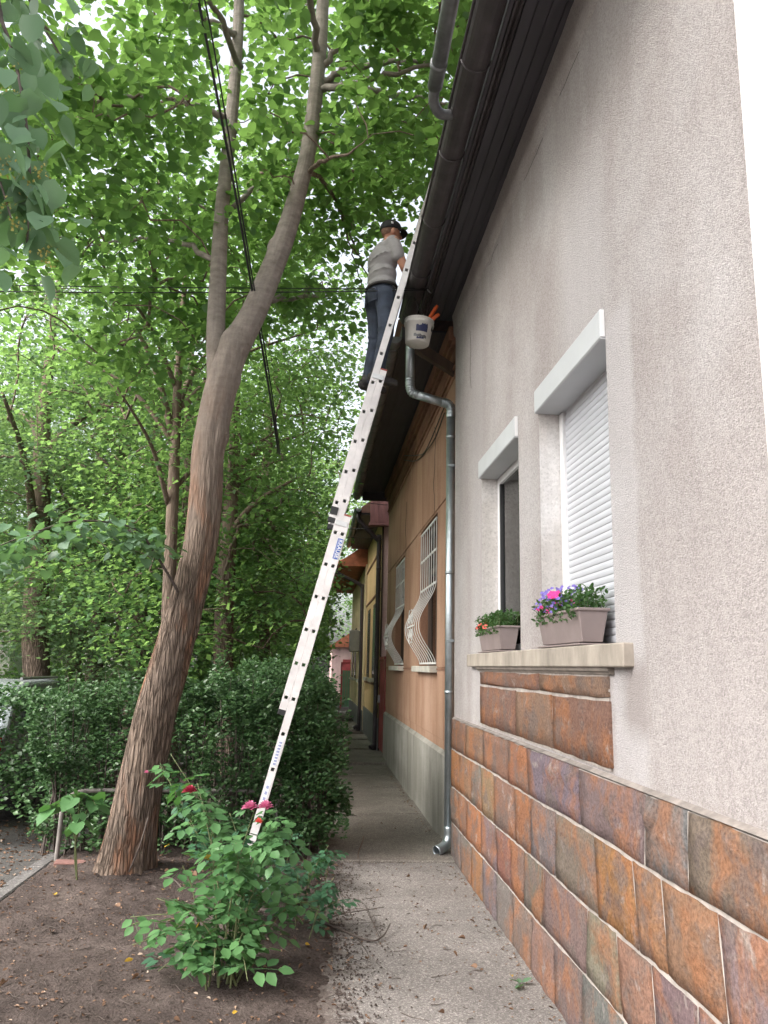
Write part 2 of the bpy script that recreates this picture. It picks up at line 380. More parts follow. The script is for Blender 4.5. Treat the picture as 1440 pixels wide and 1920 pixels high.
class MB:
    def __init__(self): self.v = []; self.f = []
    def add(self, vs, fs):
        n = len(self.v); self.v += [tuple(x) for x in vs]; self.f += [tuple(i+n for i in f) for f in fs]; return self
    def box(self, x0, x1, y0, y1, z0, z1):
        x0, x1 = min(x0, x1), max(x0, x1); y0, y1 = min(y0, y1), max(y0, y1); z0, z1 = min(z0, z1), max(z0, z1)
        return self.add([(x0, y0, z0), (x1, y0, z0), (x1, y1, z0), (x0, y1, z0), (x0, y0, z1), (x1, y0, z1), (x1, y1, z1), (x0, y1, z1)],
                        [(0, 3, 2, 1), (4, 5, 6, 7), (0, 1, 5, 4), (1, 2, 6, 5), (2, 3, 7, 6), (3, 0, 4, 7)])
    def quad(self, a, b, c, d): return self.add([a, b, c, d], [(0, 1, 2, 3)])
    def prism(self, poly, axis, a, b):
        """poly 2D (in the two other axes, ordered), extruded along axis from a to b"""
        def P(u, v, t): return {'x': (t, u, v), 'y': (u, t, v), 'z': (u, v, t)}[axis]
        n = len(poly); vs = [P(u, v, a) for u, v in poly]+[P(u, v, b) for u, v in poly]
        fs = [tuple(range(n)), tuple(range(2*n-1, n-1, -1))]+[(i, (i+1) % n, n+(i+1) % n, n+i) for i in range(n)]
        return self.add(vs, fs)
    def tube(self, pts, rad, seg=8, caps=True, closed=False):
        v, f = tube(pts, rad, seg, caps); return self.add(v, f)
    def obox(self, c, ax, ay, az, hx, hy, hz):
        c, ax, ay, az = [Vector(q) for q in (c, ax, ay, az)]
        vs = [c+ax*hx*i+ay*hy*j+az*hz*k for k in (-1, 1) for j in (-1, 1) for i in (-1, 1)]
        return self.add(vs, [(0, 2, 3, 1), (4, 5, 7, 6), (0, 1, 5, 4), (1, 3, 7, 5), (3, 2, 6, 7), (2, 0, 4, 6)])
    def mesh(self, name, mat, smooth=False, bevel=0):
        me = bpy.data.meshes.new(name); me.from_pydata(self.v, [], self.f)
        if bevel or True:
            bm = bmesh.new(); bm.from_mesh(me)
            bmesh.ops.recalc_face_normals(bm, faces=bm.faces)
            if bevel: bmesh.ops.bevel(bm, geom=bm.edges[:], offset=bevel, segments=1, affect='EDGES', clamp_overlap=True)
            bm.to_mesh(me); bm.free()
        if smooth: me.polygons.foreach_set('use_smooth', np.ones(len(me.polygons), bool))
        me.materials.append(mat); return me
    def build(self, name, mat, parent=None, smooth=False, bevel=0, **k):
        return link(name, self.mesh(name, mat, smooth, bevel), parent, **k)

def frames(pts):
    P = np.asarray(pts, float); T = np.gradient(P, axis=0); T /= np.linalg.norm(T, axis=1)[:, None]+1e-9
    up = np.array([0, 0, 1.]) if abs(T[0, 2]) < .9 else np.array([1., 0, 0])
    N = np.zeros_like(P); n = np.cross(T[0], up); n /= np.linalg.norm(n)
    for i in range(len(P)):
        n = n-T[i]*np.dot(n, T[i]); n /= np.linalg.norm(n)+1e-9; N[i] = n
    return P, T, N, np.cross(T, N)
def tube(pts, rad, seg=8, caps=True):
    P, T, N, B = frames(pts); r = np.broadcast_to(np.asarray(rad, float), (len(P),))
    vs = []; fs = []
    for i in range(len(P)):
        for k in range(seg):
            a = 2*math.pi*k/seg; vs.append(tuple(P[i]+r[i]*(N[i]*math.cos(a)+B[i]*math.sin(a))))
    for i in range(len(P)-1):
        for k in range(seg):
            k2 = (k+1) % seg; fs.append((i*seg+k, i*seg+k2, (i+1)*seg+k2, (i+1)*seg+k))
    if caps: fs.append(tuple(range(seg-1, -1, -1))); fs.append(tuple((len(P)-1)*seg+k for k in range(seg)))
    return vs, fs
def spline(pts, n=8):
    P = np.asarray(pts, float); Q = np.vstack([2*P[0]-P[1], P, 2*P[-1]-P[-2]]); out = []
    for i in range(len(P)-1):
        p0, p1, p2, p3 = Q[i:i+4]
        for t in np.linspace(0, 1, n, endpoint=False):
            out.append(.5*((2*p1)+(-p0+p2)*t+(2*p0-5*p1+4*p2-p3)*t*t+(-p0+3*p1-3*p2+p3)*t**3))
    out.append(P[-1]); return np.array(out)

# leaf templates: (u along axis, v sideways, w normal)
LEAF_HEART = np.array([(0, 0, 0), (-.06, .30, .05), (.25, .47, .08), (.62, .36, .05), (1.0, 0, -.08), (.62, -.36, .05), (.25, -.47, .08), (-.06, -.30, .05), (.42, 0, -.03)])
LEAF_HEART_F = np.array([(0, 8, 1), (1, 8, 2), (2, 8, 3), (3, 8, 4), (4, 8, 5), (5, 8, 6), (6, 8, 7), (7, 8, 0)])
LEAF_OVAL = np.array([(0, 0, 0), (.35, .27, .05), (.72, .2, .03), (1, 0, -.05), (.72, -.2, .03), (.35, -.27, .05)])
LEAF_OVAL_F = np.array([(0, 3, 2), (0, 2, 1), (0, 5, 4), (0, 4, 3)])
LEAF_KITE = np.array([(0, 0, 0), (.45, .42, .08), (1, 0, -.06), (.45, -.42, .08)])
LEAF_KITE_F = np.array([(0, 2, 1), (0, 3, 2)])
def leaves(pos, axis, nrm, size, tv, tf):
    pos = np.asarray(pos); axis = axis/(np.linalg.norm(axis, axis=1)[:, None]+1e-9)
    nrm = nrm-axis*np.sum(nrm*axis, 1)[:, None]; nrm /= np.linalg.norm(nrm, axis=1)[:, None]+1e-9
    side = np.cross(nrm, axis); s = np.asarray(size)[:, None, None]
    V = pos[:, None, :]+s*(tv[None, :, 0:1]*axis[:, None]+tv[None, :, 1:2]*side[:, None]+tv[None, :, 2:3]*nrm[:, None])
    n, k = len(pos), len(tv)
    F = (tf[None]+(np.arange(n)*k)[:, None, None]).reshape(-1, tf.shape[1])
    return V.reshape(-1, 3), F
def rand_dirs(n, droop=.25, rng=RNG):
    a = rng.uniform(0, 2*math.pi, n)
    ax = np.stack([np.cos(a), np.sin(a), rng.normal(-droop, .35, n)], 1)
    nm = np.stack([rng.normal(0, .42, n), rng.normal(0, .42, n), np.ones(n)], 1)
    return ax, nm

# ================================================================== THE SETTING
# ground sheet, road, kerb, soil bed, pavement
g = MB(); g.quad((-250, -150, -.16), (250, -150, -.16), (250, 300, -.16), (-250, 300, -.16))
struct(g.build('ground', M['soil']))
rd = MB(); rd.quad((-9.5, -60, -.10), (-2.26, -60, -.10), (-2.26, 160, -.10), (-9.5, 160, -.10))
struct(rd.build('road', M['asphalt']))
kerb = struct(bpy.data.objects.new('kerb', None)); COL.objects.link(kerb)
kb = MB(); kb.box(-.065, .065, -.49, .49, -.16, 0); kbm = kb.mesh('kerb_stone', M['kerb'], bevel=.012)
for i in range(24):
    link('kerb_stone', kbm, kerb, loc=(-2.19+random.uniform(-.006, .006), -3.5+i*1.0, .02+random.uniform(-.008, .008)), rot=(0, 0, random.uniform(-.01, .01)))

def grid(x0, x1, y0, y1, dx, dy, fz):
    nx, ny = int((x1-x0)/dx)+1, int((y1-y0)/dy)+1
    X, Y = np.meshgrid(np.linspace(x0, x1, nx), np.linspace(y0, y1, ny)); Z = fz(X, Y)
    V = np.stack([X, Y, Z], -1).reshape(-1, 3); i = np.arange(nx-1); j = np.arange(ny-1)
    a = (j[:, None]*nx+i[None]).ravel(); return V, np.stack([a, a+1, a+1+nx, a+nx], 1)
def soil_z(X, Y):
    edge = .12+.22*(fbm(Y*1.3, X*.5, 0, 3)-.5)+.10*(fbm(Y*7, X*7, 0, 5)-.5)
    fall = np.clip((X-edge)/.16, -3, 1)
    z = .012+.035*(fbm(X*2.2, Y*2.2, 0, 11)-.5)+.030*(fbm(X*11, Y*11, 0, 12)-.5)+.012*(fbm(X*40, Y*40, 0, 13, 2)-.5)
    mound = .07*np.exp(-((X+1.41)**2+(Y-6.75)**2)/.25)
    return z+mound-.045*np.clip(fall+.25, 0, 1.2)-.06*(X < -2.11)
V, F = grid(-2.13, .46, 2.6, 9.0, .022, .022, soil_z)
bed = struct(link('soil_bed', npmesh('soil_bed', V, F, M['soil'], True)))
V, F = grid(-2.13, .30, 9.0, 60, .25, .25, lambda X, Y: soil_z(X, Y)-.005)
link('far_soil', npmesh('far_soil', V, F, M['soil'], True), bed)
V, F = grid(-2.13, .30, -3, 2.6, .1, .1, soil_z)
link('near_soil', npmesh('near_soil', V, F, M['soil'], True), bed)

pav = struct(bpy.data.objects.new('pavement', None)); COL.objects.link(pav)
def pave_z(X, Y): return .010*(fbm(X*3, Y*3, 0, 31)-.5)+.004*(fbm(X*30, Y*30, 0, 32, 2)-.5)-.012*np.exp(-((Y-7.12-.06*np.sin(X*9))/.015)**2)*(X < .85)
V, F = grid(.06, 1.42, 2.4, 7.22, .02, .02, pave_z)
link('worn_concrete', npmesh('worn_concrete', V, F, M['pave_near'], True), pav)
MB().box(-.05, 1.42, -4, 2.4, -.1, -.003).build('concrete_strip', M['pave_near'], pav)
js = [7.235, 8.43, 9.6, 10.56, 11.8, 13.03, 14.29, 15.6, 16.8, 17.87, 19.2, 20.5, 22, 23.5, 25, 27, 29, 31, 33, 36, 39]
for a, b in zip(js[:-1], js[1:]):
    o = MB().box(-.02, 1.45, a+.007, b-.007, -.12, random.uniform(-.008, .006)).build('slab', M['pave_far'], pav, bevel=.006)
    o.rotation_euler = (random.uniform(-.002, .002), random.uniform(-.003, .003), 0)
MB().box(-.02, 1.45, 7.2, 39, -.14, -.035).build('slab_bedding', M['soil'], pav)
# cracked patch at the drain
MB().prism([(1.0, 7.33), (1.10, 7.27), (1.22, 7.28), (1.27, 7.36), (1.2, 7.44), (1.06, 7.42)], 'z', -.03, .013).build('drain_gap', M['compost'], pav)

# ================================================================== WHITE HOUSE
WX = 1.29
wh = thing('white_house', 'grey-white roughcast house with hewn stone base and two windows over one sill', 'house', (3.5, 4.8, 0))
def wall_cells(mb, X, ys, zs, holes):
    for a, b in zip(ys[:-1], ys[1:]):
        for c, d in zip(zs[:-1], zs[1:]):
            if any(a >= h[0]-1e-6 and b <= h[1]+1e-6 and c >= h[2]-1e-6 and d <= h[3]+1e-6 for h in holes): continue
            mb.quad((X, b, c), (X, a, c), (X, a, d), (X, b, d))
HOLES = [(3.37, 4.50, 1.772, 3.20), (5.00, 6.20, 1.772, 3.20)]
wm = MB(); wall_cells(wm, WX, [2.115, 3.37, 4.5, 5.0, 6.2, 7.47], [0, 1.772, 3.2, 5.24], HOLES)
wm.quad((WX, 7.47, 0), (WX, 7.47, 5.24), (6.5, 7.47, 5.24), (6.5, 7.47, 0))
wm.quad((6.5, 2.115, 0), (6.5, 7.47, 0), (6.5, 7.47, 5.24), (6.5, 2.115, 5.24))
wm.build('wall', M['stucco'], wh)
RX = WX+.135
for (a, b, c, d) in HOLES:
    rv = MB()
    rv.quad((WX, b, c), (RX+.05, b, c), (RX+.05, b, d), (WX, b, d)); rv.quad((WX, a, c), (WX, a, d), (RX+.05, a, d), (RX+.05, a, c))
    rv.quad((WX, a, d), (WX, b, d), (RX+.05, b, d), (RX+.05, a, d)); rv.quad((WX, a, c), (RX+.05, a, c), (RX+.05, b, c), (WX, b, c))
    rv.build('window_reveal', M['plaster'], wh)
# plaster cove under the eave, ragged lower edge
ny = 90; yy = np.linspace(2.115, 7.50, ny); V = []
for y in yy:
    n1 = float(vnoise(y*2.0, 1, 0, 41)); n2 = float(fbm(y*9, 2, 0, 42))
    zl = 4.99+.03*(n1-.5)+.015*(n2-.5)
    V += [(WX+.004, y, zl-.03), (WX-.012-.008*n2, y, zl), (WX-.016-.006*n1, y, zl+.12), (WX-.03-.012*n2, y, 5.235)]
F = [(i*4+k, i*4+k+1, (i+1)*4+k+1, (i+1)*4+k) for i in range(ny-1) for k in range(3)]
link('eave_plaster', npmesh('eave_plaster', np.array(V), np.array(F), M['stucco'], True), wh)

for (pts) in (((4.75, 4.93), (4.62, 4.925), (4.45, 4.92), (4.30, 4.925)), ((3.95, 4.94), (3.85, 4.935), (3.75, 4.94), (3.6, 4.935)), ((5.9, 4.92), (5.82, 4.90), (5.70, 4.93), (5.55, 4.91)), ((6.7, 4.7), (6.66, 4.5), (6.69, 4.3), (6.64, 4.12))):
    P = spline([(WX-.001, y, z) for y, z in pts], 5); P[:, 1] += RNG.normal(0, .002, len(P)); P[:, 2] += RNG.normal(0, .002, len(P))
    MB().tube(P, .0013, 4).build('crack', M['dark'], wh)
# hewn stones
O_, Rb, P_, G_, T_ = (.270, .138, .082), (.200, .118, .092), (.165, .137, .124), (.195, .163, .143), (.230, .150, .110)
def stone(y0, y1, z0, z1, xf, seed, col, parent, ny=7, nz=5, bulge=.004, depth=.10, sl0=0.0, sl1=0.0):
    r = np.random.default_rng(seed); g_ = .0045; V = []
    rough = r.uniform(.006, .013)
    for k in range(nz):
        for j in range(ny):
            u, v = j/(ny-1), k/(nz-1)
            a, b = y0+g_+sl0*(v-.5), y1-g_+sl1*(v-.5)
            wz = .010*math.sin(3.1*(y0+(y1-y0)*u)+z0*9)*(0 if z0 < 0 or z1 > 1.2 else 1)
            zz0, zz1 = z0+g_+(.003*math.sin(3.1*(y0+(y1-y0)*u)+z0*9) if .1 < z0 < .94 else 0), z1-g_+(.003*math.sin(3.1*(y0+(y1-y0)*u)+z1*9) if .1 < z1 < .94 else 0)
            e = min(u, 1-u)*(b-a); e2 = min(v, 1-v)*(zz1-zz0); ed = min(e, e2)
            jy = r.normal(0, .008) if 0 < j < ny-1 else r.uniform(0, .009)*(1 if j == 0 else -1)
            jz = r.normal(0, .008) if 0 < k < nz-1 else r.uniform(0, .009)*(1 if k == 0 else -1)
            out = max(.001, bulge*min(1, ed/.04)+r.normal(0, rough)) if ed > 0 else r.uniform(.0, .004)
            V.append((xf-out, a+(b-a)*u+jy, zz0+(zz1-zz0)*v+jz))
    n = len(V); loop = [j for j in range(ny)]+[k*ny+ny-1 for k in range(1, nz)]+[(nz-1)*ny+j for j in range(ny-2, -1, -1)]+[k*ny for k in range(nz-2, 0, -1)]
    V += [(xf+depth, V[i][1], V[i][2]) for i in loop]
    F3 = []
    for k in range(nz-1):
        for j in range(ny-1):
            q = (k*ny+j, k*ny+j+1, (k+1)*ny+j+1, (k+1)*ny+j)
            F3 += [(q[0], q[1], q[2]), (q[0], q[2], q[3])] if r.uniform() < .5 else [(q[0], q[1], q[3]), (q[1], q[2], q[3])]
    m = len(loop)
    for i in range(m): F3 += [(loop[i], n+i, n+(i+1) % m), (loop[i], n+(i+1) % m, loop[(i+1) % m])]
    me = npmesh('stone', np.array(V), np.array(F3)[:, ::-1], M['stone'])
    link('stone', me, parent, color=col)
PX = 1.262
MB().box(PX+.0045, WX+.08, 2.115, 7.448, -.08, 1.196).build('plinth_mortar', M['mortar'], wh)
pl_cap = []
C1 = [7.46, 6.75, 6.05, 5.25, 4.77, 3.83, 3.07, 2.72, 2.115]
C2 = [7.46, 7.02, 6.51, 6.10, 5.67, 5.08, 4.71, 4.23, 3.63, 3.19, 2.93, 2.52, 2.115]
C3 = [7.46, 7.06, 6.71, 6.12, 5.61, 5.20, 4.88, 4.49, 3.78, 3.39, 3.05, 2.72, 2.34, 2.115]
C4 = [7.46, 6.95, 6.5, 6.07, 5.62, 5.17, 4.74, 4.3, 3.87, 3.37, 2.95, 2.5, 2.115]
cols = {1: [Rb, Rb, T_, O_, G_, G_, G_, P_], 2: [O_, T_, G_, T_, Rb, O_, G_, P_, O_, O_, T_, G_],
        3: [P_, T_, O_, P_, Rb, O_, P_, P_, G_, T_, P_, G_, O_], 4: [P_, P_, O_, P_, P_, T_, G_, P_, P_, G_, P_, T_]}
for ci, (C, z0, z1) in enumerate(((C1, .935, 1.205), (C2, .606, .935), (C3, .30, .606), (C4, -.05, .30)), 1):
    SL = [0]+[random.uniform(-.05, .05) for _ in C[1:-1]]+[0]
    for i, (b, a) in enumerate(zip(C[:-1], C[1:])):
        stone(a, b, z0, z1, PX, 100*ci+i, tuple(c*random.uniform(.85, 1.15) for c in cols[ci][i % len(cols[ci])]), wh, sl0=SL[i+1], sl1=SL[i])
cp = MB(); cp.quad((PX+.000, 2.115, 1.204), (WX+.01, 2.115, 1.222), (WX+.01, 7.45, 1.222), (PX+.000, 7.45, 1.204)); cp.build('plinth_weathering', M['weather'], wh)
# stone apron below the sill
AX = WX-.012
MB().box(AX+.0045, WX+.05, 3.46, 6.20, 1.23, 1.642).build('apron_mortar', M['mortar'], wh)
for i, (a, b, c, d, k) in enumerate([(3.45, 4.55, 1.53, 1.64, T_), (4.55, 6.22, 1.53, 1.64, Rb), (3.44, 4.30, 1.235, 1.53, Rb), (4.30, 5.10, 1.235, 1.53, T_), (5.10, 6.22, 1.235, 1.53, Rb)]):
    stone(a, b, c, d, AX, 700+i, k, wh, 9, 4, .005, .05)
# sill slabs and moulding
for a, b in ((3.18, 5.325), (5.332, 6.60)):
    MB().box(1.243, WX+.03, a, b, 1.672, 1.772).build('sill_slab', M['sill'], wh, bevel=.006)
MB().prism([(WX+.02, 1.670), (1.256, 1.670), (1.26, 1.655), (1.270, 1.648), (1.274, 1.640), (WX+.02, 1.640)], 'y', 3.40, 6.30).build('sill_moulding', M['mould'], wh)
for a, b in ((3.372, 4.498), (5.002, 6.198)):
    MB().box(WX+.031, RX+.045, a, b, 1.60, 1.775).build('inner_sill', M['sill'], wh)

# closed shutter window
def shutter_box(par, a, b):
    o = MB().prism([(RX+.03, 3.180), (1.268, 3.180), (1.262, 3.187), (1.262, 3.318), (1.270, 3.330), (WX-.002, 3.330), (WX-.002, 3.1995), (RX+.03, 3.1995)], 'y', a, b)
    o = o.build('shutter_box', M['shutter_box'], par)
    MB().box(1.266, WX-.003, a-.006, a-.0005, 3.19, 3.325).build('box_end_cap', M['white_pvc'], o)
    MB().box(1.266, WX-.003, b+.0005, b+.006, 3.19, 3.325).build('box_end_cap', M['white_pvc'], o)
    return o
win2 = link('shuttered_window', None, wh)
sbx = shutter_box(wh, 3.372, 4.498)
for y in (3.372, 4.44):
    MB().box(RX-.012, RX+.04, y, y+.056, 1.778, 3.179).build('guide_rail', M['white_pvc'], win2, bevel=.003)
pr = [(.0035, 0), (-.0005, .004), (-.003, .012), (-.0038, .022), (-.0022, .032), (.0005, .0365)]
sm = MB(); n = len(pr)
for y in (3.43, 4.439): sm.v += [(x, y, z) for x, z in pr]
sm.f = [(i, i+1, n+i+1, n+i) for i in range(n-1)]
slm = sm.mesh('slat', M['shutter'], smooth=False)
for i in range(38): link('slat', slm, win2, loc=(RX+.012, 0, 1.79+i*.0372))
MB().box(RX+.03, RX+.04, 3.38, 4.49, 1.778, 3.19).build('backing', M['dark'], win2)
# open window with curtain
win1 = link('curtained_window', None, wh)
shutter_box(wh, 5.002, 6.198)
fr = MB()
for a, b, c, d in ((5.002, 5.055, 1.778, 3.179), (6.145, 6.198, 1.778, 3.179), (5.0555, 6.1445, 1.778, 1.835), (5.0555, 6.1445, 3.125, 3.179)):
    fr.box(RX-.005, RX+.045, a, b, c, d)
fr.build('frame', M['white_pvc'], win1, bevel=.003)
MB().box(RX+.0, RX+.03, 6.118, 6.1443, 1.8355, 3.1245).build('frame_gasket', M['black'], win1)
MB().box(RX+.018, RX+.024, 5.056, 6.118, 1.836, 3.1245).build('pane', M['glass'], win1)
ny = 260; V = []; yy = np.linspace(5.03, 6.95, ny)
for z in (1.80, 2.3, 2.8, 3.19):
    k = (3.1-z)/1.3
    for y in yy:
        V.append((RX+.085+.028*math.sin(y*44+2*math.sin(y*7))+.012*math.sin(y*97)+.02*k*math.sin(y*13+k*2), y+.05*k*math.sin(y*6), z))
F = [(r*ny+i, r*ny+i+1, (r+1)*ny+i+1, (r+1)*ny+i) for r in range(3) for i in range(ny-1)]
link('curtain', npmesh('curtain', np.array(V), np.array(F), M['curtain'], True), win1)
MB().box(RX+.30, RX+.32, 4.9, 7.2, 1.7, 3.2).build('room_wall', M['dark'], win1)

# eave: soffit boards, trim, fascia, gutter, roof
EX, SZ, GY0, GY1 = .945, 5.215, -1.0, 7.62
bx = [1.30, 1.222, 1.144, 1.066, .995]
for a, b in zip(bx[:-1], bx[1:]):
    MB().prism([(a-.001, SZ), (a-.005, SZ-.005), (b+.005, SZ-.005), (b+.001, SZ), (b+.001, SZ+.012), (a-.001, SZ+.012)], 'y', 2.14, GY1).build('soffit_board', M['soffit'], wh)
MB().box(.96, 1.4, 2.14, GY1, SZ+.0125, SZ+.03).build('soffit_backing', M['soffit'], wh)
MB().prism([(.992, SZ-.002), (.985, SZ-.022), (.970, SZ-.030), (.962, SZ-.018), (.950, SZ-.034), (.935, SZ-.034), (.930, SZ+.01), (.992, SZ+.012)], 'y', 2.14, GY1+.004).build('eave_moulding', M['gutter'], wh)
MB().box(.905, .929, 2.14, GY1, SZ-.03, SZ+.16).build('fascia', M['soffit'], wh)
def half_gutter(cx, cz, r, y0, y1, mat, par, name='gutter', br=True, step=.6):
    mb = MB(); n = 12; rows = max(2, int((y1-y0)/.5)); P = []
    for i in range(rows+1):
        y = y0+(y1-y0)*i/rows; sag = .004*math.sin(i*1.7)
        for k in range(n+1):
            a = math.pi+math.pi*k/n; P.append((cx+r*math.cos(a), y, cz+r*math.sin(a)+sag))
        P.append((cx-r-.001, y, cz+.008+sag))
    m = n+2
    mb.v = P; mb.f = [(i*m+k, i*m+k+1, (i+1)*m+k+1, (i+1)*m+k) for i in range(rows) for k in range(n)]+[(i*m+n+1, i*m, (i+1)*m, (i+1)*m+n+1) for i in range(rows)]
    for i in (0, rows): mb.f.append(tuple(i*m+k for k in range(n+1)))
    g = mb.build(name, mat, par)
    sol = g.modifiers.new('thickness', 'SOLIDIFY'); sol.thickness = .004
    MB().tube([(cx-r-.004, y0, cz+.006), (cx-r-.004, y1, cz+.006)], .010, 8).build('rolled_rim', mat, g, smooth=True)
    if br:
        y = y0+.2
        while y < y1:
            pts = [(cx+r*1.04*math.cos(math.pi+math.pi*k/8), y, cz+r*1.04*math.sin(math.pi+math.pi*k/8)) for k in range(9)]
            MB().tube(pts, .006, 5).build('gutter_bracket', mat, g); y += step
    return g
gut = half_gutter(.812, 5.215, .085, 2.14, GY1, M['gutter'], wh, step=.85)
def roof(par, x0, z0, x1, z1, y0, y1, mat, th=.12, tiles=False):
    MB().prism([(x0, z0), (x1, z1), (x1+(x1-x0), z0), (x1+(x1-x0), z0-th), (x1, z1-th), (x0, z0-th)], 'y', y0, y1).build('roof', mat, par)
MB().prism([(.86, 5.36), (4.0, 7.9), (7.1, 5.36), (7.1, 5.27), (4.0, 7.75), (.86, 5.27)], 'y', 2.14, 7.66).build('roof', M['browntile'], wh)
# zinc pipe lying along the gutter, elbow into it
zp = MB().tube([(.585, 2.2, 5.27), (.595, 3.4, 5.25), (.605, 4.30, 5.225)], .048, 14).build('rain_pipe', M['zinc_old'], wh, smooth=True)
MB().tube(spline([(.605, 4.29, 5.225), (.612, 4.40, 5.20), (.66, 4.47, 5.175), (.73, 4.49, 5.185), (.79, 4.49, 5.215)], 5), .034, 12).build('elbow', M['zinc_old'], zp, smooth=True)
for y in (3.0, 4.1): MB().tube([(.60, y, 5.228), (.60, y+.03, 5.227)], .053, 14).build('pipe_collar', M['zinc_old'], zp, smooth=True)
# downpipe
DY, DX = 7.56, 1.258
def pipe(par, path, r, mat, name='downpipe', collars=(), seg=16):
    o = MB().tube(path, r, seg).build(name, mat, par, smooth=True)
    for p, q in collars: MB().tube([p, q], r*1.09, seg).build('pipe_collar', mat, o, smooth=True)
    return o
dp = pipe(wh, [(.835, DY, 5.13), (.838, DY, 4.50)], .046, M['zinc'], 'downpipe_top')
def corrugated(path, r, mat, par, n=9, amp=.0035):
    P = spline(path, 16); t = np.linspace(0, 1, len(P)); rad = r+amp*np.sin(t*n*2*math.pi)*(np.sin(t*math.pi)**.5)
    return MB().tube(P, rad, 16).build('elbow', mat, par, smooth=True)
corrugated([(.838, DY, 4.53), (.842, DY, 4.44), (.865, DY, 4.385), (.92, DY, 4.365)], .047, M['zinc'], wh)
pipe(wh, [(.905, DY, 4.367), (1.19, DY, 4.292)], .045, M['zinc'], 'downpipe_slant')
corrugated([(1.165, DY, 4.297), (1.225, DY, 4.285), (DX, DY, 4.24), (DX+.002, DY, 4.14)], .047, M['zinc'], wh)
pipe(wh, [(DX+.001, DY, 4.16), (DX+.002, DY, .20)], .044, M['zinc'], 'downpipe', [((DX+.001, DY, z), (DX+.001, DY, z+.03)) for z in (3.92, 2.55, 1.42)])
sp = MB().tube(spline([(DX+.002, DY, .24), (DX, DY, .14), (1.22, DY-.03, .075), (1.13, DY-.10, .045)], 6), [.046]*19, 16, caps=False).build('downpipe_shoe', M['zinc'], wh, smooth=True)
sp.modifiers.new('thickness', 'SOLIDIFY').thickness = .004
for z in (3.62, 1.9): MB().box(DX-.03, WX+.05, DY-.05, DY+.05, z, z+.025).build('pipe_clamp', M['zinc'], wh)
# timber brace at the end of the eave
a_, b_ = Vector((.90, 7.66, 4.93)), Vector((1.34, 7.66, 4.66)); d_ = (b_-a_).normalized()
MB().obox((a_+b_)/2, d_, (0, 1, 0), d_.cross(Vector((0, 1, 0))), (b_-a_).length/2, .045, .05).build('timber_brace', M['wood_dark'], wh, bevel=.004)
# hook for the overhead wires
MB().tube(spline([(.96, 6.86, 5.18), (.95, 6.83, 5.12), (.93, 6.80, 5.105), (.90, 6.79, 5.13)], 5), .007, 6).build('wire_hook', M['steel'], wh, smooth=True)

# ---- neighbouring white house close to the camera (right edge)
nh = thing('neighbour_house', 'bright white roughcast house at the right edge of the picture', 'house', (3.5, -1.5, 0))
MB().box(WX-.010, 6.5, -5, 2.112, -.05, 5.4).build('wall', M['stucco_white'], nh)
MB().prism([(.9, 5.45), (4.0, 7.9), (7.1, 5.45), (7.1, 5.401), (4.0, 7.75), (.9, 5.401)], 'y', -5.2, 2.10).build('roof', M['browntile'], nh)
MB().tube(spline([(WX-.018, 2.02, 5.3), (WX-.018, 1.99, 4.5), (WX-.018, 1.97, 4.05), (WX-.018, 1.7, 3.7)], 6), .006, 6).build('wall_cable', M['cable'], nh, smooth=True)

# ================================================================== BROWN HOUSE
BX = 1.325; BY0, BY1 = 7.475, 15.25
bh = thing('brown_house', 'brown rendered house with grey cement base and white bellied window grilles', 'house', (3.8, 11.4, 0))
BH = [(8.82, 10.30, 1.68, 3.42), (12.2, 13.62, 1.68, 3.40)]
bm_ = MB(); wall_cells(bm_, BX, [BY0, 8.82, 10.30, 12.2, 13.62, BY1], [.84, 1.68, 3.40, 3.42, 5.16], [(8.82, 10.3, 1.68, 3.42), (12.2, 13.62, 1.68, 3.40)])
bm_.quad((BX, BY1, 0), (BX, BY1, 5.16), (6.5, BY1, 5.16), (6.5, BY1, 0)); bm_.quad((6.5, BY0, 0), (6.5, BY1, 0), (6.5, BY1, 5.16), (6.5, BY0, 5.16))
bm_.build('wall', M['brown'], bh)
pb = MB().prism([(1.29, -.05), (1.288, .80), (BX+.02, .86), (BX+.05, .86), (BX+.05, -.05)], 'y', 7.49, BY1+.04).build('plinth', M['grey_plinth'], bh)
MB().prism([(1.2885, .74), (1.2885, .71), (1.25, .70), (1.25, .725)], 'y', 7.62, 7.70).build('iron_stub', M['wood_dark'], bh)
# cornice mouldings
for (x, z0, z1) in ((BX-.020, 4.60, 4.66), (BX-.040, 4.665, 4.70), (BX-.025, 4.76, 4.90), (BX-.065, 4.905, 4.95), (BX-.10, 4.955, 5.10)):
    MB().box(x, BX+.03, 7.50, BY1+.03, z0, z1).build('cornice_band', M['brown_trim'], bh, bevel=.006)
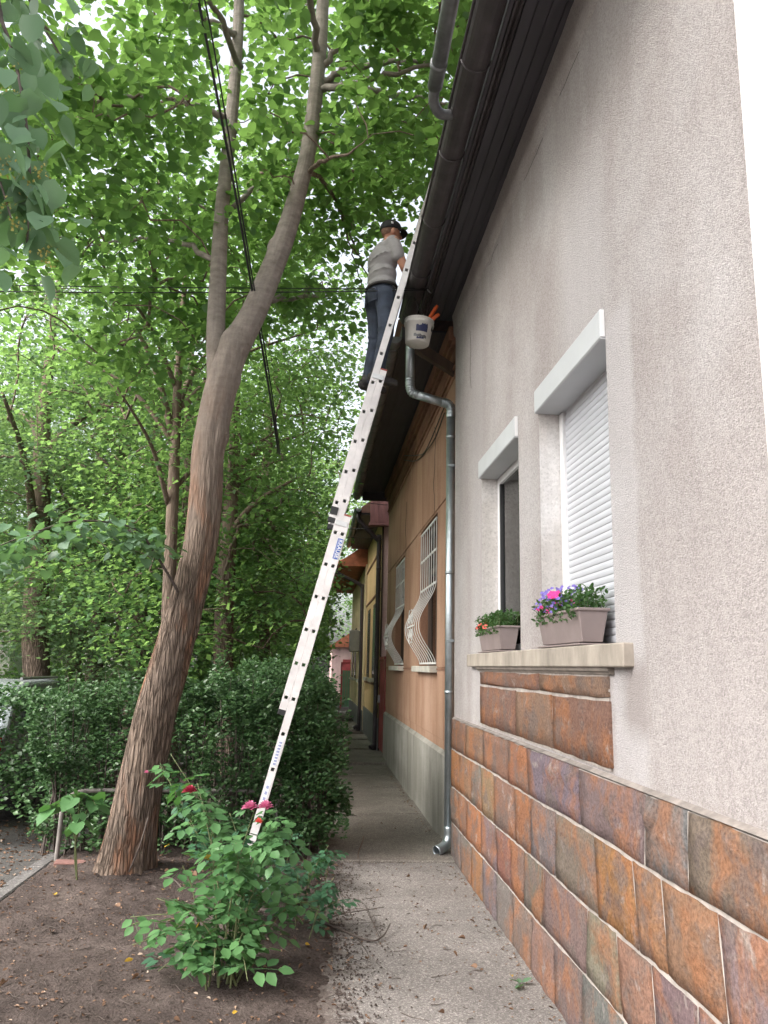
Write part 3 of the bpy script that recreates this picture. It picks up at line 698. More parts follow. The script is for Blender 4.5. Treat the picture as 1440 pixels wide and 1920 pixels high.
# string courses and grooves (raised fields leave the dark joint)
for (a, b, c, d) in ((7.50, 8.79, 3.445, 4.595), (8.80, 12.17, 3.445, 4.595), (12.19, 15.22, 3.445, 4.595), (7.50, 8.76, 1.66, 3.425), (10.36, 12.14, 1.66, 3.425), (13.68, 15.22, 1.66, 3.425)):
    MB().box(BX-.012, BX+.01, a, b, c, d).build('render_panel', M['brown'], bh, bevel=.005)
MB().box(BX-.008, BX+.01, 7.50, 15.22, .93, 1.630).build('render_panel', M['brown'], bh, bevel=.004)
MB().box(BX-.018, BX+.008, 7.50, 15.24, 1.632, 1.655).build('string_course', M['brown_trim'], bh)
def bulge(z, zb, zt):
    if z > 2.62: return 0.0
    t = (2.62-z)/(2.62-zb); return .195*max(0, math.sin(math.pi*min(1, t)**1.12))**1.55
for wi, (a, b, c, d) in enumerate(BH):
    wn = link('grilled_window', None, bh)
    rv = MB(); X2 = BX+.16
    rv.quad((BX, b, c), (X2, b, c), (X2, b, d), (BX, b, d)); rv.quad((BX, a, c), (BX, a, d), (X2, a, d), (X2, a, c))
    rv.quad((BX, a, d), (BX, b, d), (X2, b, d), (X2, a, d)); rv.quad((BX, a, c), (X2, a, c), (X2, b, c), (BX, b, c))
    rv.build('reveal', M['brown_trim'], wn)
    fm = MB()
    for p, q, r0, r1 in ((a, a+.07, c, d), (b-.07, b, c, d), (a+.0705, b-.0705, c, c+.08), (a+.0705, b-.0705, d-.07, d), ((a+b)/2-.035, (a+b)/2+.035, c+.0805, d-.0705), (a+.0705, (a+b)/2-.0355, 2.83, 2.90), ((a+b)/2+.0355, b-.0705, 2.83, 2.90)):
        fm.box(X2-.06, X2-.005, p, q, r0, r1)
    fm.build('frame', M['wood_dark'], wn)
    MB().box(X2-.03, X2-.025, a+.05, b-.05, c+.05, d-.05).build('pane', M['glass'], wn)
    MB().box(X2+.10, X2+.12, a-.1, b+.1, c-.1, d+.1).build('room_wall', M['dark'], wn)
    MB().box(BX-.10, BX+.02, a-.10, b+.06, c-.075, c-.003).build('sill', M['brown_sill'], wn, bevel=.006)
    gx = BX-.005; gr = link('grille', None, bh)
    zs = np.linspace(c+.03, d-.05, 40)
    prof = [(gx-bulge(z, c+.03, d), z) for z in zs]
    bars = MB().tube([(x, 0, z) for x, z in prof], .0052, 6).mesh('bar', M['grille'], smooth=True)
    nb = 8
    for i in range(nb): link('bar', bars, gr, loc=(0, a+.06+(b-a-.12)*i/(nb-1), 0))
    for z in (c+.03, 2.62, 3.0, d-.06):
        x = gx-bulge(z, c+.03, d); MB().box(x-.006, x+.006, a+.05, b-.05, z-.011, z+.011).build('crossbar', M['grille'], gr)
    ym, zm = (a+b)/2, 2.14; xm = gx-bulge(zm, c+.03, d)-.012
    for sy in (-1, 1):
        for sz in (-1, 1):
            pts = []
            for k in range(26):
                t = k/25*2.6*math.pi; rr = .012+.011*t
                pts.append((xm+.06*abs(rr*math.sin(t))*0, ym+sy*(.10+rr*math.cos(t)), zm+sz*(.10+rr*math.sin(t))))
            MB().tube(pts, .006, 5).build('scroll', M['grille'], gr, smooth=True)
    MB().box(xm-.006, xm+.006, ym-.35, ym+.35, zm-.008, zm+.008).build('crossbar', M['grille'], gr)
# eave of the brown house
for i, (x0, x1) in enumerate(((1.34, 1.20), (1.198, 1.06), (1.058, .92), (.918, .80))):
    MB().box(x1, x0, 7.72, 15.55, 5.115+.003*(i % 2), 5.14).build('soffit_board', M['soffit'], bh)
MB().box(.765, .799, 7.72, 15.6, 5.03, 5.20).build('fascia', M['soffit'], bh)
half_gutter(.69, 5.05, .075, 7.72, 15.7, M['zinc_old'], bh, step=.9)
MB().prism([(.72, 5.23), (4.0, 7.9), (7.1, 5.23), (7.1, 5.142), (4.0, 7.75), (.80, 5.142)], 'y', 7.70, 15.6).build('roof', M['browntile'], bh)
MB().box(.80, 1.40, 15.56, 15.60, 4.95, 5.139).build('verge_board', M['soffit'], bh)
# service wires along the wall top
for k, (z, yb) in enumerate(((4.45, 9.5), (4.38, 8.9))):
    P = spline([(BX-.03, 8.2, z+.02), (BX-.05, yb, z-.10), (BX-.03, 10.6, z+.12), (BX-.11, 11.6, z+.38)], 6)
    MB().tube(P, .007, 5).build('service_wire', M['cable'], bh, smooth=True)
for (y, z0, z1) in ((9.02, 3.45, 4.5), (12.05, 3.30, 4.2)):
    pts = [(BX-.0125, y+.05*math.sin(z*7)+.03*math.sin(z*17), z) for z in np.linspace(z0, z1, 12)]
    MB().tube(pts, .004, 4).build('crack', M['dark'], bh)

# ================================================================== HOUSES FURTHER DOWN THE STREET
oh = thing('ochre_house', 'ochre house with dark brown downpipe, pink gable side and maroon cladding', 'house', (3.5, 19, 0))
OX = 1.31
MB().box(OX, 6.5, 16.62, 21.7, .0, 5.0).build('wall', M['ochre'], oh)
MB().box(OX+.02, 6.5, 16.55, 16.618, 0, 4.62).build('gable_wall', M['pink'], oh)
MB().box(OX-.03, OX+.0, 16.57, 21.7, -.05, .62).build('plinth', M['zinc_old'], oh)
MB().box(OX-.015, OX+.018, 16.53, 16.615, .0, 4.9).build('corner_strip', M['wood_dark'], oh)
for k in range(8):
    x0 = 1.02+k*.085; MB().box(x0, x0+.081, 16.40-.004*(k % 2), 16.44, 4.66, 5.18).build('cladding_board', M['maroon'], oh)
for k in range(8, 20):
    x0 = 1.02+k*.085; MB().box(x0, x0+.081, 16.40-.004*(k % 2), 16.44, 4.66, 5.18+.07*(k-8)).build('cladding_board', M['maroon'], oh)
MB().box(1.0, 3.0, 16.39, 16.60, 4.60, 4.655).build('cladding_sill', M['maroon'], oh)
MB().box(.84, OX, 16.62, 21.7, 4.86, 4.90).build('soffit', M['soffit'], oh)
MB().prism([(.84, 5.02), (4.0, 7.3), (7.1, 5.02), (7.1, 4.901), (.84, 4.901)], 'y', 16.6, 21.75).build('roof', M['browntile'], oh)
half_gutter(.77, 4.96, .07, 16.45, 21.7, M['zinc_old'], oh, br=False)
pipe(oh, spline([(.80, 16.72, 4.90), (.80, 16.72, 4.75), (1.13, 16.75, 4.42), (1.24, 16.75, 4.30), (1.245, 16.75, 4.1), (1.245, 16.75, .2), (1.22, 16.73, .10), (1.15, 16.68, .04)], 5), .05, M['pipe_brown'], 'downpipe', [((1.245, 16.75, z), (1.245, 16.75, z+.05)) for z in (3.7, 1.3)])
for a, b in ((18.0, 18.9), (20.0, 20.9)):
    wn = link('window', None, oh)
    MB().box(OX-.010, OX+.02, a, b, 1.4, 3.1).build('frame', M['wood_dark'], wn)
    MB().box(OX-.016, OX-.0105, a+.08, b-.08, 1.5, 3.0).build('pane', M['carglass'], wn)
    MB().box(OX-.10, OX+.0, a-.06, b+.06, 1.32, 1.398).build('sill', M['brown_sill'], wn)
for z in (3.25, 4.15, 1.25): MB().box(OX-.02, OX+.01, 16.63, 21.68, z, z+.05).build('string_course', M['brown_trim'], oh)
yh = thing('yellow_house', 'pale yellow house with red tiled eave and black downpipe', 'house', (3.5, 26, 0))
MB().box(1.27, 6.5, 21.75, 30, 0, 4.45).build('wall', M['yellow'], yh)
MB().box(1.24, 1.2695, 21.75, 30, -.05, .5).build('plinth', M['zinc_old'], yh)
MB().box(.62, 1.27, 21.8, 30.3, 4.40, 4.449).build('soffit', M['redtile'], yh)
MB().prism([(.55, 4.52), (4.0, 7.0), (7.1, 4.52), (7.1, 4.4505), (.55, 4.4505)], 'y', 21.8, 30.3).build('roof', M['redtile'], yh)
tm = MB().tube([(.42, 0, 4.43), (.62, 0, 4.56)], .07, 8).mesh('roof_tile', M['redtile'])
for k in range(46): link('roof_tile', tm, yh, loc=(.05, 21.95+k*.18, 0))
half_gutter(.42, 4.40, .06, 21.9, 26.0, M['pipe_brown'], yh, br=False)
pipe(yh, spline([(.45, 21.95, 4.36), (.5, 21.95, 4.2), (1.1, 21.95, 3.92), (1.19, 21.95, 3.8), (1.195, 21.95, 3.6), (1.195, 21.95, .2), (1.15, 21.93, .10), (1.05, 21.88, .04)], 5), .05, M['pipe_brown'], 'downpipe')
mb_ = MB().box(.98, 1.265, 24.2, 24.7, 2.1, 2.75).build('meter_box', M['meter'], yh, bevel=.02)
MB().box(.972, .9795, 24.26, 24.64, 2.16, 2.69).build('door', M['zinc_old'], mb_)
for a, b in ((23.0, 23.8), (26.0, 26.9), (28, 28.9)):
    wn = link('window', None, yh); MB().box(1.258, 1.28, a, b, 1.3, 2.9).build('frame', M['wood_dark'], wn)
    MB().box(1.252, 1.2575, a+.07, b-.07, 1.38, 2.82).build('pane', M['carglass'], wn); MB().box(1.17, 1.2695, a-.06, b+.06, 1.22, 1.298).build('sill', M['brown_sill'], wn)
# red gate between the houses
rg = thing('red_gate', 'tall red boarded gate between the brown and the ochre house', 'gate', (1.36, 15.95, 0))
for k in range(7): MB().box(1.305+.004*(k % 2), 1.34, 15.31+k*.172, 15.31+k*.172+.166, .06, 1.80).build('board', M['redpaint'], rg)
for z in (.4, 1.5): MB().box(1.3405, 1.37, 15.31, 16.51, z, z+.08).build('rail', M['redpaint'], rg)
MB().box(1.285, 1.37, 15.29, 16.50, 1.802, 1.86).build('top_cap', M['redpaint'], rg)
MB().box(1.26, 1.304, 16.36, 16.40, .95, 1.10).build('handle', M['steel'], rg)
# far pink house and its railings
fp = thing('pink_house', 'small far pink house with red fence at the end of the pavement', 'house', (2.4, 42, 0))
MB().box(.75, 5.5, 40, 46, 0, 2.6).build('wall', M['pink'], fp)
MB().prism([(.55, 2.602), (3.1, 4.3), (5.7, 2.602)], 'y', 39.8, 46.2).build('roof', M['redtile'], fp)
MB().box(.70, .749, 39.98, 46, 0, .5).build('plinth', M['grey_plinth'], fp)
dd = MB().box(1.3, 2.2, 39.955, 39.999, .05, 2.0).build('door', M['redpaint'], fp)
MB().box(2.05, 2.1, 39.93, 39.954, .95, 1.05).build('handle', M['steel'], dd)
gg = thing('green_gate', 'narrow green gate with red frame at the far end of the pavement', 'gate', (1.35, 33, 0))
for k in range(6): MB().box(1.08+k*.10, 1.17+k*.10, 33, 33.03, .05, 1.5).build('slat', M['green_metal'], gg)
for x in (1.0, 1.70): MB().box(x, x+.07, 32.99, 33.05, 0, 1.75).build('post', M['redpaint'], gg)
MB().box(1.0, 1.77, 32.99, 33.05, 1.751, 1.83).build('frame_top', M['redpaint'], gg)
# pale building across the street, behind the trees
pbd = thing('pale_building', 'pale low building with grey canopy seen between the tree trunks', 'building', (-14, 42, 0))
MB().box(-26, -6.5, 40, 48, 0, 5.5).build('wall', M['pale'], pbd)
MB().box(-26.3, -6.2, 39.5, 48.4, 5.501, 5.8).build('roof', M['browntile'], pbd)
MB().box(-14, -7, 38.6, 39.998, 2.9, 3.15).build('canopy', M['awning'], pbd)
for k in range(7):
    x = -24.5+k*2.5; wn = link('window', None, pbd)
    MB().box(x, x+1.3, 39.95, 39.999, 3.4, 4.8).build('frame', M['awning'], wn); MB().box(x+.1, x+1.2, 39.94, 39.9495, 3.5, 4.7).build('pane', M['carglass'], wn)
wvan = thing('white_building', 'white gable wall standing far left behind the parked car', 'building', (-12, 26, 0))
MB().box(-16, -9.2, 25, 32, 0, 3.6).build('wall', M['pale'], wvan)
MB().prism([(-16.4, 3.601), (-12.6, 5.6), (-8.8, 3.601)], 'y', 24.7, 32.3).build('roof', M['browntile'], wvan)

# ================================================================== TREES
def branch_mesh(paths, radii, seg):
    V, F, n = [], [], 0
    for P, r in zip(paths, radii):
        v, f = tube(P, r, seg, False); V += v; F += [tuple(i+n for i in q) for q in f]; n += len(v)
    return np.array(V), np.array(F)

def grow(limbs, clumps, rng, kmax=.045, k0=.0042):
    """attach clump centres to the nearest limb point by bent branches; radius from the load carried"""
    nodes, par, cap = [], [], []
    for L in limbs:
        P = spline([p[:3] for p in L], 6); r = np.interp(np.linspace(0, 1, len(P)), np.linspace(0, 1, len(L)), [p[3] for p in L])
        for p, rr in zip(P, r): nodes.append(p); par.append(-1); cap.append(rr)
    nodes = list(nodes); cnt = [0]*len(nodes); segs = []
    base = np.array(nodes); d = np.min(np.linalg.norm(clumps[:, None]-base[None], axis=2), axis=1)
    for ci in np.argsort(d):
        c = clumps[ci]; A = np.array(nodes); dv = c-A; dist = np.linalg.norm(dv, axis=1)
        cost = dist+np.where(A[:, 2] > c[2]+.25, .8*(A[:, 2]-c[2]), 0)
        k = int(np.argmin(cost)); a = A[k]; L = dist[k]
        m = max(3, int(L/.22)); t = np.linspace(0, 1, m+1)[1:, None]
        bow = np.array([0, 0, .16*L])+rng.normal(0, .06*L, 3)
        path = a+(c-a)*t+bow*(4*t*(1-t))+rng.normal(0, .018, (m, 3))*(t < .99)
        idx = [k]; 
        for p in path: nodes.append(p); par.append(idx[-1]); cap.append(9); cnt.append(0); idx.append(len(nodes)-1)
        q = idx[-1]
        while q >= 0: cnt[q] += 1; q = par[q]
        segs.append(idx)
    cap = np.array(cap); paths, rad = [], []
    for idx in segs:
        r = np.array([min(kmax, k0*cnt[i]**.5+.001) for i in idx]); r[0] = min(r[1]*1.15, cap[idx[0]])
        paths.append(np.array([nodes[i] for i in idx])); rad.append(r)
    return paths, rad

def foliage(clumps, rng, per, rad, flat, size, tv, tf, keep=None, droop=.3):
    n = len(clumps); c = np.repeat(clumps, per, 0); N = len(c)
    tilt = np.repeat(rng.normal(0, .35, (n, 2)), per, 0)
    r = rad*np.sqrt(rng.uniform(0, 1, N))*np.repeat(rng.uniform(.6, 1.25, n), per); a = rng.uniform(0, 2*math.pi, N)
    ox, oy = r*np.cos(a), r*np.sin(a)
    p = c+np.stack([ox, oy, rng.normal(0, flat, N)+tilt[:, 0]*ox+tilt[:, 1]*oy-.22*r], 1)
    if keep is not None: k = keep(p); p, ox, oy = p[k], ox[k], oy[k]; N = len(p)
    ax, nm = rand_dirs(N, droop, rng); ax[:, 0] += .8*ox/rad; ax[:, 1] += .8*oy/rad
    return leaves(p, ax, nm, size*rng.uniform(.5, 1.35, N), tv, tf)

def clump_cloud(rng, n, c, r, keep=None, shell=.35):
    out = []
    while len(out) < n:
        p = rng.normal(0, 1, 3); p /= np.linalg.norm(p); p *= rng.uniform(shell, 1)**.6
        q = np.array(c)+p*np.array(r)
        if keep is None or keep(q[None])[0]: out.append(q)
    return np.array(out)

def trunk_mesh(pts, seg, rows, mat, ridge=.010, flare=0.0, seed=1, knots=()):
    P = spline([p[:3] for p in pts], rows//(len(pts)-1)); t = np.linspace(0, 1, len(P))
    r = np.interp(t, np.linspace(0, 1, len(pts)), [p[3] for p in pts])
    _, T, N, B = frames(P); th = np.linspace(0, 2*math.pi, seg, endpoint=False)
    TH, Z = np.meshgrid(th, P[:, 2]); cx, sx = np.cos(TH), np.sin(TH)
    lo = np.clip((4.0-Z)/2.2, .12, 1)
    n1 = fbm(cx*5.5+sx*1.3, sx*5.5, Z*1.4, seed, 3); n2 = vnoise(cx*17+1.2*Z, sx*17, Z*1.25, seed+5)
    rid = 1-np.abs(2*n2-1)
    RR = r[:, None]*(1+.10*(n1-.5))+ridge*lo*(rid-.6)*1.6
    if flare: RR = RR+flare*np.exp(-np.clip(Z, 0, 9)/.22)*(.55+.9*np.abs(vnoise(cx*2.2, sx*2.2, 0, seed+9)))
    for (kz, kth, kr, kh) in knots:
        d = ((Z-kz)/kr)**2+((np.mod(TH-kth+math.pi, 2*math.pi)-math.pi)*r[:, None]/kr)**2
        RR = RR+kh*np.exp(-d)*(1-.9*np.exp(-d*6))
    V = P[:, None]+RR[..., None]*(N[:, None]*cx[..., None]+B[:, None]*sx[..., None])
    R, S = V.shape[:2]; i = np.arange(R-1)[:, None]; k = np.arange(S)[None]; k2 = (k+1) % S
    F = np.stack([i*S+k, i*S+k2, (i+1)*S+k2, (i+1)*S+k], -1).reshape(-1, 4)
    return npmesh('trunk', V.reshape(-1, 3), F, mat, True)

def clear_of_houses(p):
    x, y, z = p[:, 0], p[:, 1], p[:, 2]
    roof_z = 5.35+(x-.7)*.85
    front = (y > 2.0)
    ok = ~(front & (x > .50) & (z < np.where(x < .75, 5.6, roof_z+.25)))
    ok &= ~((x > -.15) & (x < .95) & (np.abs(y-6.95) < .55) & (z < 6.2))      # room for ladder and worker
    return ok

# ---- the big leaning linden
rng = np.random.default_rng(21)
t0 = thing('linden_tree', 'leaning forked linden tree with fissured bark in front of the ladder', 'tree', (-1.41, 6.75, 0))
TR = [(-1.46, 6.75, -.12, .205), (-1.43, 6.75, .06, .192), (-1.385, 6.75, .55, .172), (-1.30, 6.75, 1.19, .160), (-1.225, 6.75, 1.55, .154), (-1.153, 6.76, 1.924, .146), (-1.06, 6.77, 2.40, .139), (-1.02, 6.78, 2.74, .140), (-1.01, 6.79, 3.10, .138), (-1.015, 6.80, 3.45, .138), (-.985, 6.80, 3.75, .142), (-.945, 6.80, 4.03, .142), (-.86, 6.80, 4.40, .135), (-.70, 6.80, 4.78, .115), (-.56, 6.80, 5.20, .104), (-.435, 6.80, 5.62, .094), (-.33, 6.80, 6.10, .080), (-.265, 6.80, 6.47, .076), (-.215, 6.80, 7.1, .070), (-.19, 6.80, 7.7, .066), (-.17, 6.8, 8.6, .055), (-.10, 6.8, 9.8, .02)]
LS = [(-.96, 6.80, 3.85, .095), (-.985, 6.82, 4.2, .092), (-1.02, 6.84, 4.55, .085), (-1.035, 6.86, 4.9, .080), (-1.05, 6.88, 5.75, .068), (-1.04, 6.9, 6.3, .064), (-1.02, 6.9, 6.87, .060), (-1.02, 6.92, 8.05, .054), (-1.1, 6.95, 9.6, .02)]
link('trunk', trunk_mesh(TR, 88, 330, M['bark'], .011, .05, 3, [(3.62, 4.3, .07, .03), (4.5, 2.2, .06, .035), (5.45, 2.0, .05, .03), (1.95, 4.4, .09, .02), (4.15, 4.6, .05, .02)]), t0)
link('stem', trunk_mesh(LS, 48, 160, M['bark'], .006, 0, 8, [(4.35, 4.5, .06, .02)]), t0)
LIMB = [TR[12:], LS[2:],
 [(-.16, 6.80, 7.28, .035), (.13, 6.70, 7.34, .028), (.53, 6.50, 7.29, .022), (1.01, 6.30, 7.15, .012)],
 [(-.17, 6.80, 7.18, .036), (.08, 6.60, 7.07, .032), (.32, 6.40, 7.00, .027), (.83, 6.00, 6.86, .015)],
 [(-.17, 6.82, 7.25, .042), (.36, 7.00, 7.35, .038), (.69, 7.10, 7.41, .034), (1.28, 7.30, 7.50, .02)],
 [(-.18, 6.80, 7.39, .035), (.02, 6.70, 7.63, .028), (.26, 6.50, 7.94, .016)],
 [(-.29, 6.83, 6.31, .026), (-.12, 7.2, 6.45, .022), (.05, 7.7, 6.50, .018), (.24, 8.1, 6.30, .013), (.42, 8.3, 6.0, .006), (.50, 8.35, 5.75, .003)],
 [(.05, 7.7, 6.50, .014), (.16, 7.9, 6.25, .010), (.30, 8.0, 5.85, .006), (.36, 8.0, 5.55, .003)],
 [(-.27, 6.78, 6.25, .024), (-.09, 6.40, 6.13, .018), (.12, 6.10, 6.0, .010), (.3, 5.9, 6.05, .003)],
 [(-1.05, 6.90, 6.85, .036), (-1.39, 6.60, 6.74, .028), (-1.84, 6.30, 6.55, .02), (-2.43, 6.00, 6.10, .010)],
 [(-1.5, 6.5, 6.70, .024), (-2.13, 7.00, 6.88, .018), (-2.78, 7.40, 7.07, .010)],
 [(-1.03, 6.90, 7.80, .035), (-1.29, 6.50, 7.61, .026), (-1.49, 6.20, 7.65, .012)],
 [(-.62, 6.85, 4.95, .035), (-.43, 7.60, 5.35, .028), (.01, 8.50, 5.85, .012)],
 [(-1.03, 6.92, 5.8, .03), (-.72, 7.60, 6.73, .025), (-.55, 8.40, 7.49, .012)],
 [(-1.04, 6.85, 5.3, .03), (-1.6, 7.3, 5.75, .022), (-2.4, 7.9, 6.0, .010)],
 [(-.20, 6.8, 7.55, .036), (-.35, 5.9, 7.75, .028), (-.5, 4.9, 7.6, .012)],
 [(-.95, 6.8, 7.35, .032), (-1.1, 5.8, 7.1, .024), (-1.4, 4.9, 6.6, .010)],
 [(-1.0, 6.9, 8.3, .032), (-2.0, 6.4, 8.4, .022), (-3.1, 6.0, 8.0, .010)]]
for L in LIMB[2:]:
    P = spline([p[:3] for p in L], 7); r = np.interp(np.linspace(0, 1, len(P)), np.linspace(0, 1, len(L)), [p[3] for p in L])
    P[1:-1] += rng.normal(0, .012, (len(P)-2, 3))
    MB().tube(P, r, 8).build('limb', M['bark2'] if r[0] < .03 else M['bark'], t0, smooth=True)
def keep_main(p):
    x, y, z = p[:, 0], p[:, 1], p[:, 2]
    ok = clear_of_houses(p)
    # open room round the trunk, as the photo shows it bare against the far trees
    ok &= ~((np.abs(x+1.0) < .55) & (y < 6.75) & (z < 5.6))
    ok &= ~((y < 6.7) & (x > -.95) & (x < .2) & (z > 4.2) & (z < 6.0+.25*(6.7-y)))
    ok &= ~((y < 4.0) & (z < 5.0))
    # sparse foliage on the street side of the two stems
    t = np.clip(y, .5, 9)/6.8
    for S in (TR[12:], LS[2:]):
        zs, xs = [q[2] for q in S], [q[0] for q in S]
        zz = H+(z-H)/t; near = (np.abs(x/t-np.interp(zz, zs, xs)) < .17) & (y < 6.72) & (zz > zs[0]-.3) & (zz < 8.6)
        ok &= ~(near & (vnoise(x*31, y*31, z*31, 9) < .90))
    return ok
def _unused(ok):
    return ok
cl = np.vstack([clump_cloud(rng, 250, (-1.2, 6.9, 7.7), (3.4, 3.4, 2.4), keep_main),
                clump_cloud(rng, 80, (-1.9, 7.2, 5.9), (2.2, 2.6, 1.3), keep_main),
                clump_cloud(rng, 60, (.3, 6.9, 7.6), (1.5, 2.4, 1.0), keep_main)])
paths, rad = grow(LIMB, cl, rng)
V, F = branch_mesh(paths, rad, 5); stuff(link('branches', npmesh('branches', V, F, M['bark2'], True), t0))
V, F = foliage(cl, rng, 84, .56, .06, .084, LEAF_HEART, LEAF_HEART_F, keep_main, .35)
stuff(link('crown', npmesh('crown', V, F, M['leaf'], False), t0))

# ---- other trees: (label, base, height, crown centre offset, crown radii, clumps, trunk radius, lean points)
def tree(label, base, h, cr, n, tr, lean=(0, 0), zc=.62, seed=1, per=140, size=.082, rad=.84, keep=clear_of_houses, fork=None, mat='leaf_bg', bark='bark2', low=0, tv=LEAF_KITE, tf=LEAF_KITE_F):
    rng = np.random.default_rng(seed); x, y = base
    t = thing('linden_tree', label, 'tree', (x, y, 0), 'lindens along the street')
    T = [(x, y, -.15, tr*1.35), (x+.04, y, .35, tr*1.08), (x+lean[0]*.35, y+lean[1]*.3, h*.22, tr), (x+lean[0]*.7, y+lean[1]*.7, h*.42, tr*.85), (x+lean[0], y+lean[1], h*.62, tr*.55), (x+lean[0]*1.05, y+lean[1]*1.1, h*.92, tr*.12)]
    T = [(a+rng.normal(0, .03), b+rng.normal(0, .03), c, d) for a, b, c, d in T]
    link('trunk', trunk_mesh(T, 24, 60, M[bark], .012, tr*.25, seed), t)
    limbs = [T[3:]]
    for p in (fork or []):
        limbs.append(p); P = spline([q[:3] for q in p], 7); r = np.interp(np.linspace(0, 1, len(P)), np.linspace(0, 1, len(p)), [q[3] for q in p])
        MB().tube(P, r, 8).build('limb', M[bark], t, smooth=True)
    for k in range(5):
        a = rng.uniform(0, 6.28); z0 = h*rng.uniform(.34, .55); L = rng.uniform(.45, .8)*min(cr[:2])
        bx, by = x+lean[0]*.8, y+lean[1]*.8
        p = [(bx, by, z0, tr*.42), (bx+.4*L*math.cos(a), by+.4*L*math.sin(a), z0+.45*L, tr*.3), (bx+L*math.cos(a), by+L*math.sin(a), z0+.75*L, tr*.12)]
        limbs.append(p); P = spline([q[:3] for q in p], 7); MB().tube(P, np.linspace(tr*.42, tr*.12, len(P)), 7).build('limb', M[bark], t, smooth=True)
    C = clump_cloud(rng, n, (x+lean[0], y+lean[1], h*zc), cr, keep)
    if low:
        C = np.vstack([C, clump_cloud(rng, low, (x+lean[0], y+lean[1], h*.31), (cr[0]*.9, cr[1]*.9, h*.16), keep, 0.5)])
    paths, rd_ = grow(limbs, C, rng, tr*.35, .005)
    V, F = branch_mesh(paths, rd_, 4); stuff(link('branches', npmesh('branches', V, F, M[bark], True), t))
    V, F = foliage(C, rng, per, rad, .10, size, tv, tf, keep, .3)
    stuff(link('crown', npmesh('crown', V, F, M[mat], False), t))
    return t
tree('slim dark linden just left of the leaning trunk, forked above', (-1.84, 10.2), 9.5, (2.4, 2.6, 2.7), 110, .085, (-.18, 0), .70, 31, size=.078, mat='leaf_bg', per=95, rad=.70,
     fork=[[(-2.0, 10.2, 4.6, .05), (-2.25, 10.0, 5.43, .04), (-2.55, 9.8, 6.0, .02)], [(-2.0, 10.2, 4.7, .045), (-1.90, 10.4, 5.38, .04), (-1.65, 10.6, 6.0, .02)]])
tree('linden half hidden behind the leaning trunk', (-2.3, 13.2), 10, (3.0, 3.0, 3.2), 150, .10, (.0, 0), .66, 32, low=45)
tree('ivy-clad linden rising from the hedge right of the leaning trunk', (-1.30, 12.2), 8.5, (2.2, 2.4, 2.6), 80, .15, (-.2, .2), .62, 33, low=45, size=.085, per=105)
tree('thick-trunked linden at the left edge beyond the parked car', (-4.75, 14.2), 10, (3.2, 3.2, 3.0), 95, .21, (-.35, 0), .66, 34, low=45, mat='leaf_cool')
tree('pollarded linden with pale trunk left of the middle', (-4.45, 16.2), 9, (3.0, 3.0, 3.0), 140, .15, (.2, 0), .62, 35, low=75, mat='leaf_cool')
tree('short-trunked linden just left of the leaning trunk base', (-3.25, 14.6), 8.5, (2.6, 2.6, 2.8), 130, .14, (.1, 0), .62, 36, low=75, mat='leaf_cool')
tree('linden over the pavement beyond the brown house', (-1.2, 18.5), 10.5, (2.6, 3.2, 3.2), 105, .15, (-.2, 0), .64, 37, low=35, size=.10, per=105)
tree('far linden beside the pavement before the pink house', (-1.3, 26), 10.5, (3.0, 3.6, 3.4), 110, .16, (-.1, 0), .60, 38, low=60, size=.12, rad=.95)
tree('tall linden at the end of the pavement', (-.9, 35), 12, (4.5, 4, 4.6), 170, .18, (.4, 0), .56, 39, low=70, size=.14, rad=1.15)
for k, (x, y, lab) in enumerate(((-6.5, 22, 'linden across the street in front of the pale building'), (-10.5, 17, 'linden across the street at the far left edge'), (-4.2, 30, 'linden in the middle distance between the trunks'), (-10.2, 31, 'broad linden far left behind the white gable wall'), (-14, 24, 'outermost linden on the far left side'), (-5.0, 48, 'distant linden closing the view above the hedge'), (4.5, 52, 'distant linden behind the pink house'))):
    tree(lab, (x, y), 11+.4*k, (4.2, 4.2, 4.0), 140, .2, (.2, .1), .58, 50+k, per=100, size=.15, rad=1.25, low=60, keep=None)

# ---- near linden whose hanging twigs reach in at the upper left
rng = np.random.default_rng(77)
nt_ = thing('linden_tree', 'near linden with hanging leaves and yellow blossom at the upper left edge', 'tree', (-3.3, 2.2, 0), 'lindens along the street')
link('trunk', trunk_mesh([(-3.3, 2.2, -.15, .2), (-3.28, 2.2, .5, .16), (-3.2, 2.2, 2.0, .14), (-3.0, 2.25, 3.6, .12), (-2.7, 2.4, 5.0, .09), (-2.6, 2.5, 7.5, .03)], 32, 80, M['bark'], .01, .04, 5), nt_)
BR = [[(-2.95, 2.3, 3.9, .03), (-2.2, 2.7, 4.7, .022), (-1.53, 2.90, 4.45, .014), (-1.27, 2.70, 4.0, .008), (-1.13, 2.60, 3.64, .006), (-1.03, 2.50, 3.26, .005), (-.99, 2.45, 2.95, .003)],
      [(-2.2, 2.7, 4.65, .014), (-1.6, 2.6, 4.1, .008), (-1.33, 2.60, 3.5, .006), (-1.15, 2.50, 3.28, .004), (-1.03, 2.40, 3.04, .003)],
      [(-1.9, 2.75, 4.6, .012), (-1.5, 2.45, 3.9, .007), (-1.28, 2.35, 3.4, .005), (-1.16, 2.3, 3.05, .003)],
      [(-2.2, 2.7, 4.7, .014), (-1.7, 3.4, 5.0, .010), (-1.45, 3.5, 4.7, .006), (-1.30, 3.5, 4.45, .003)]]
leafm = [npmesh('leaf', LEAF_HEART*np.array([1, s, 1])*.092, LEAF_HEART_F, M['leaf_near'], False) for s in (.92, 1.0, 1.08)]
cnt = 0
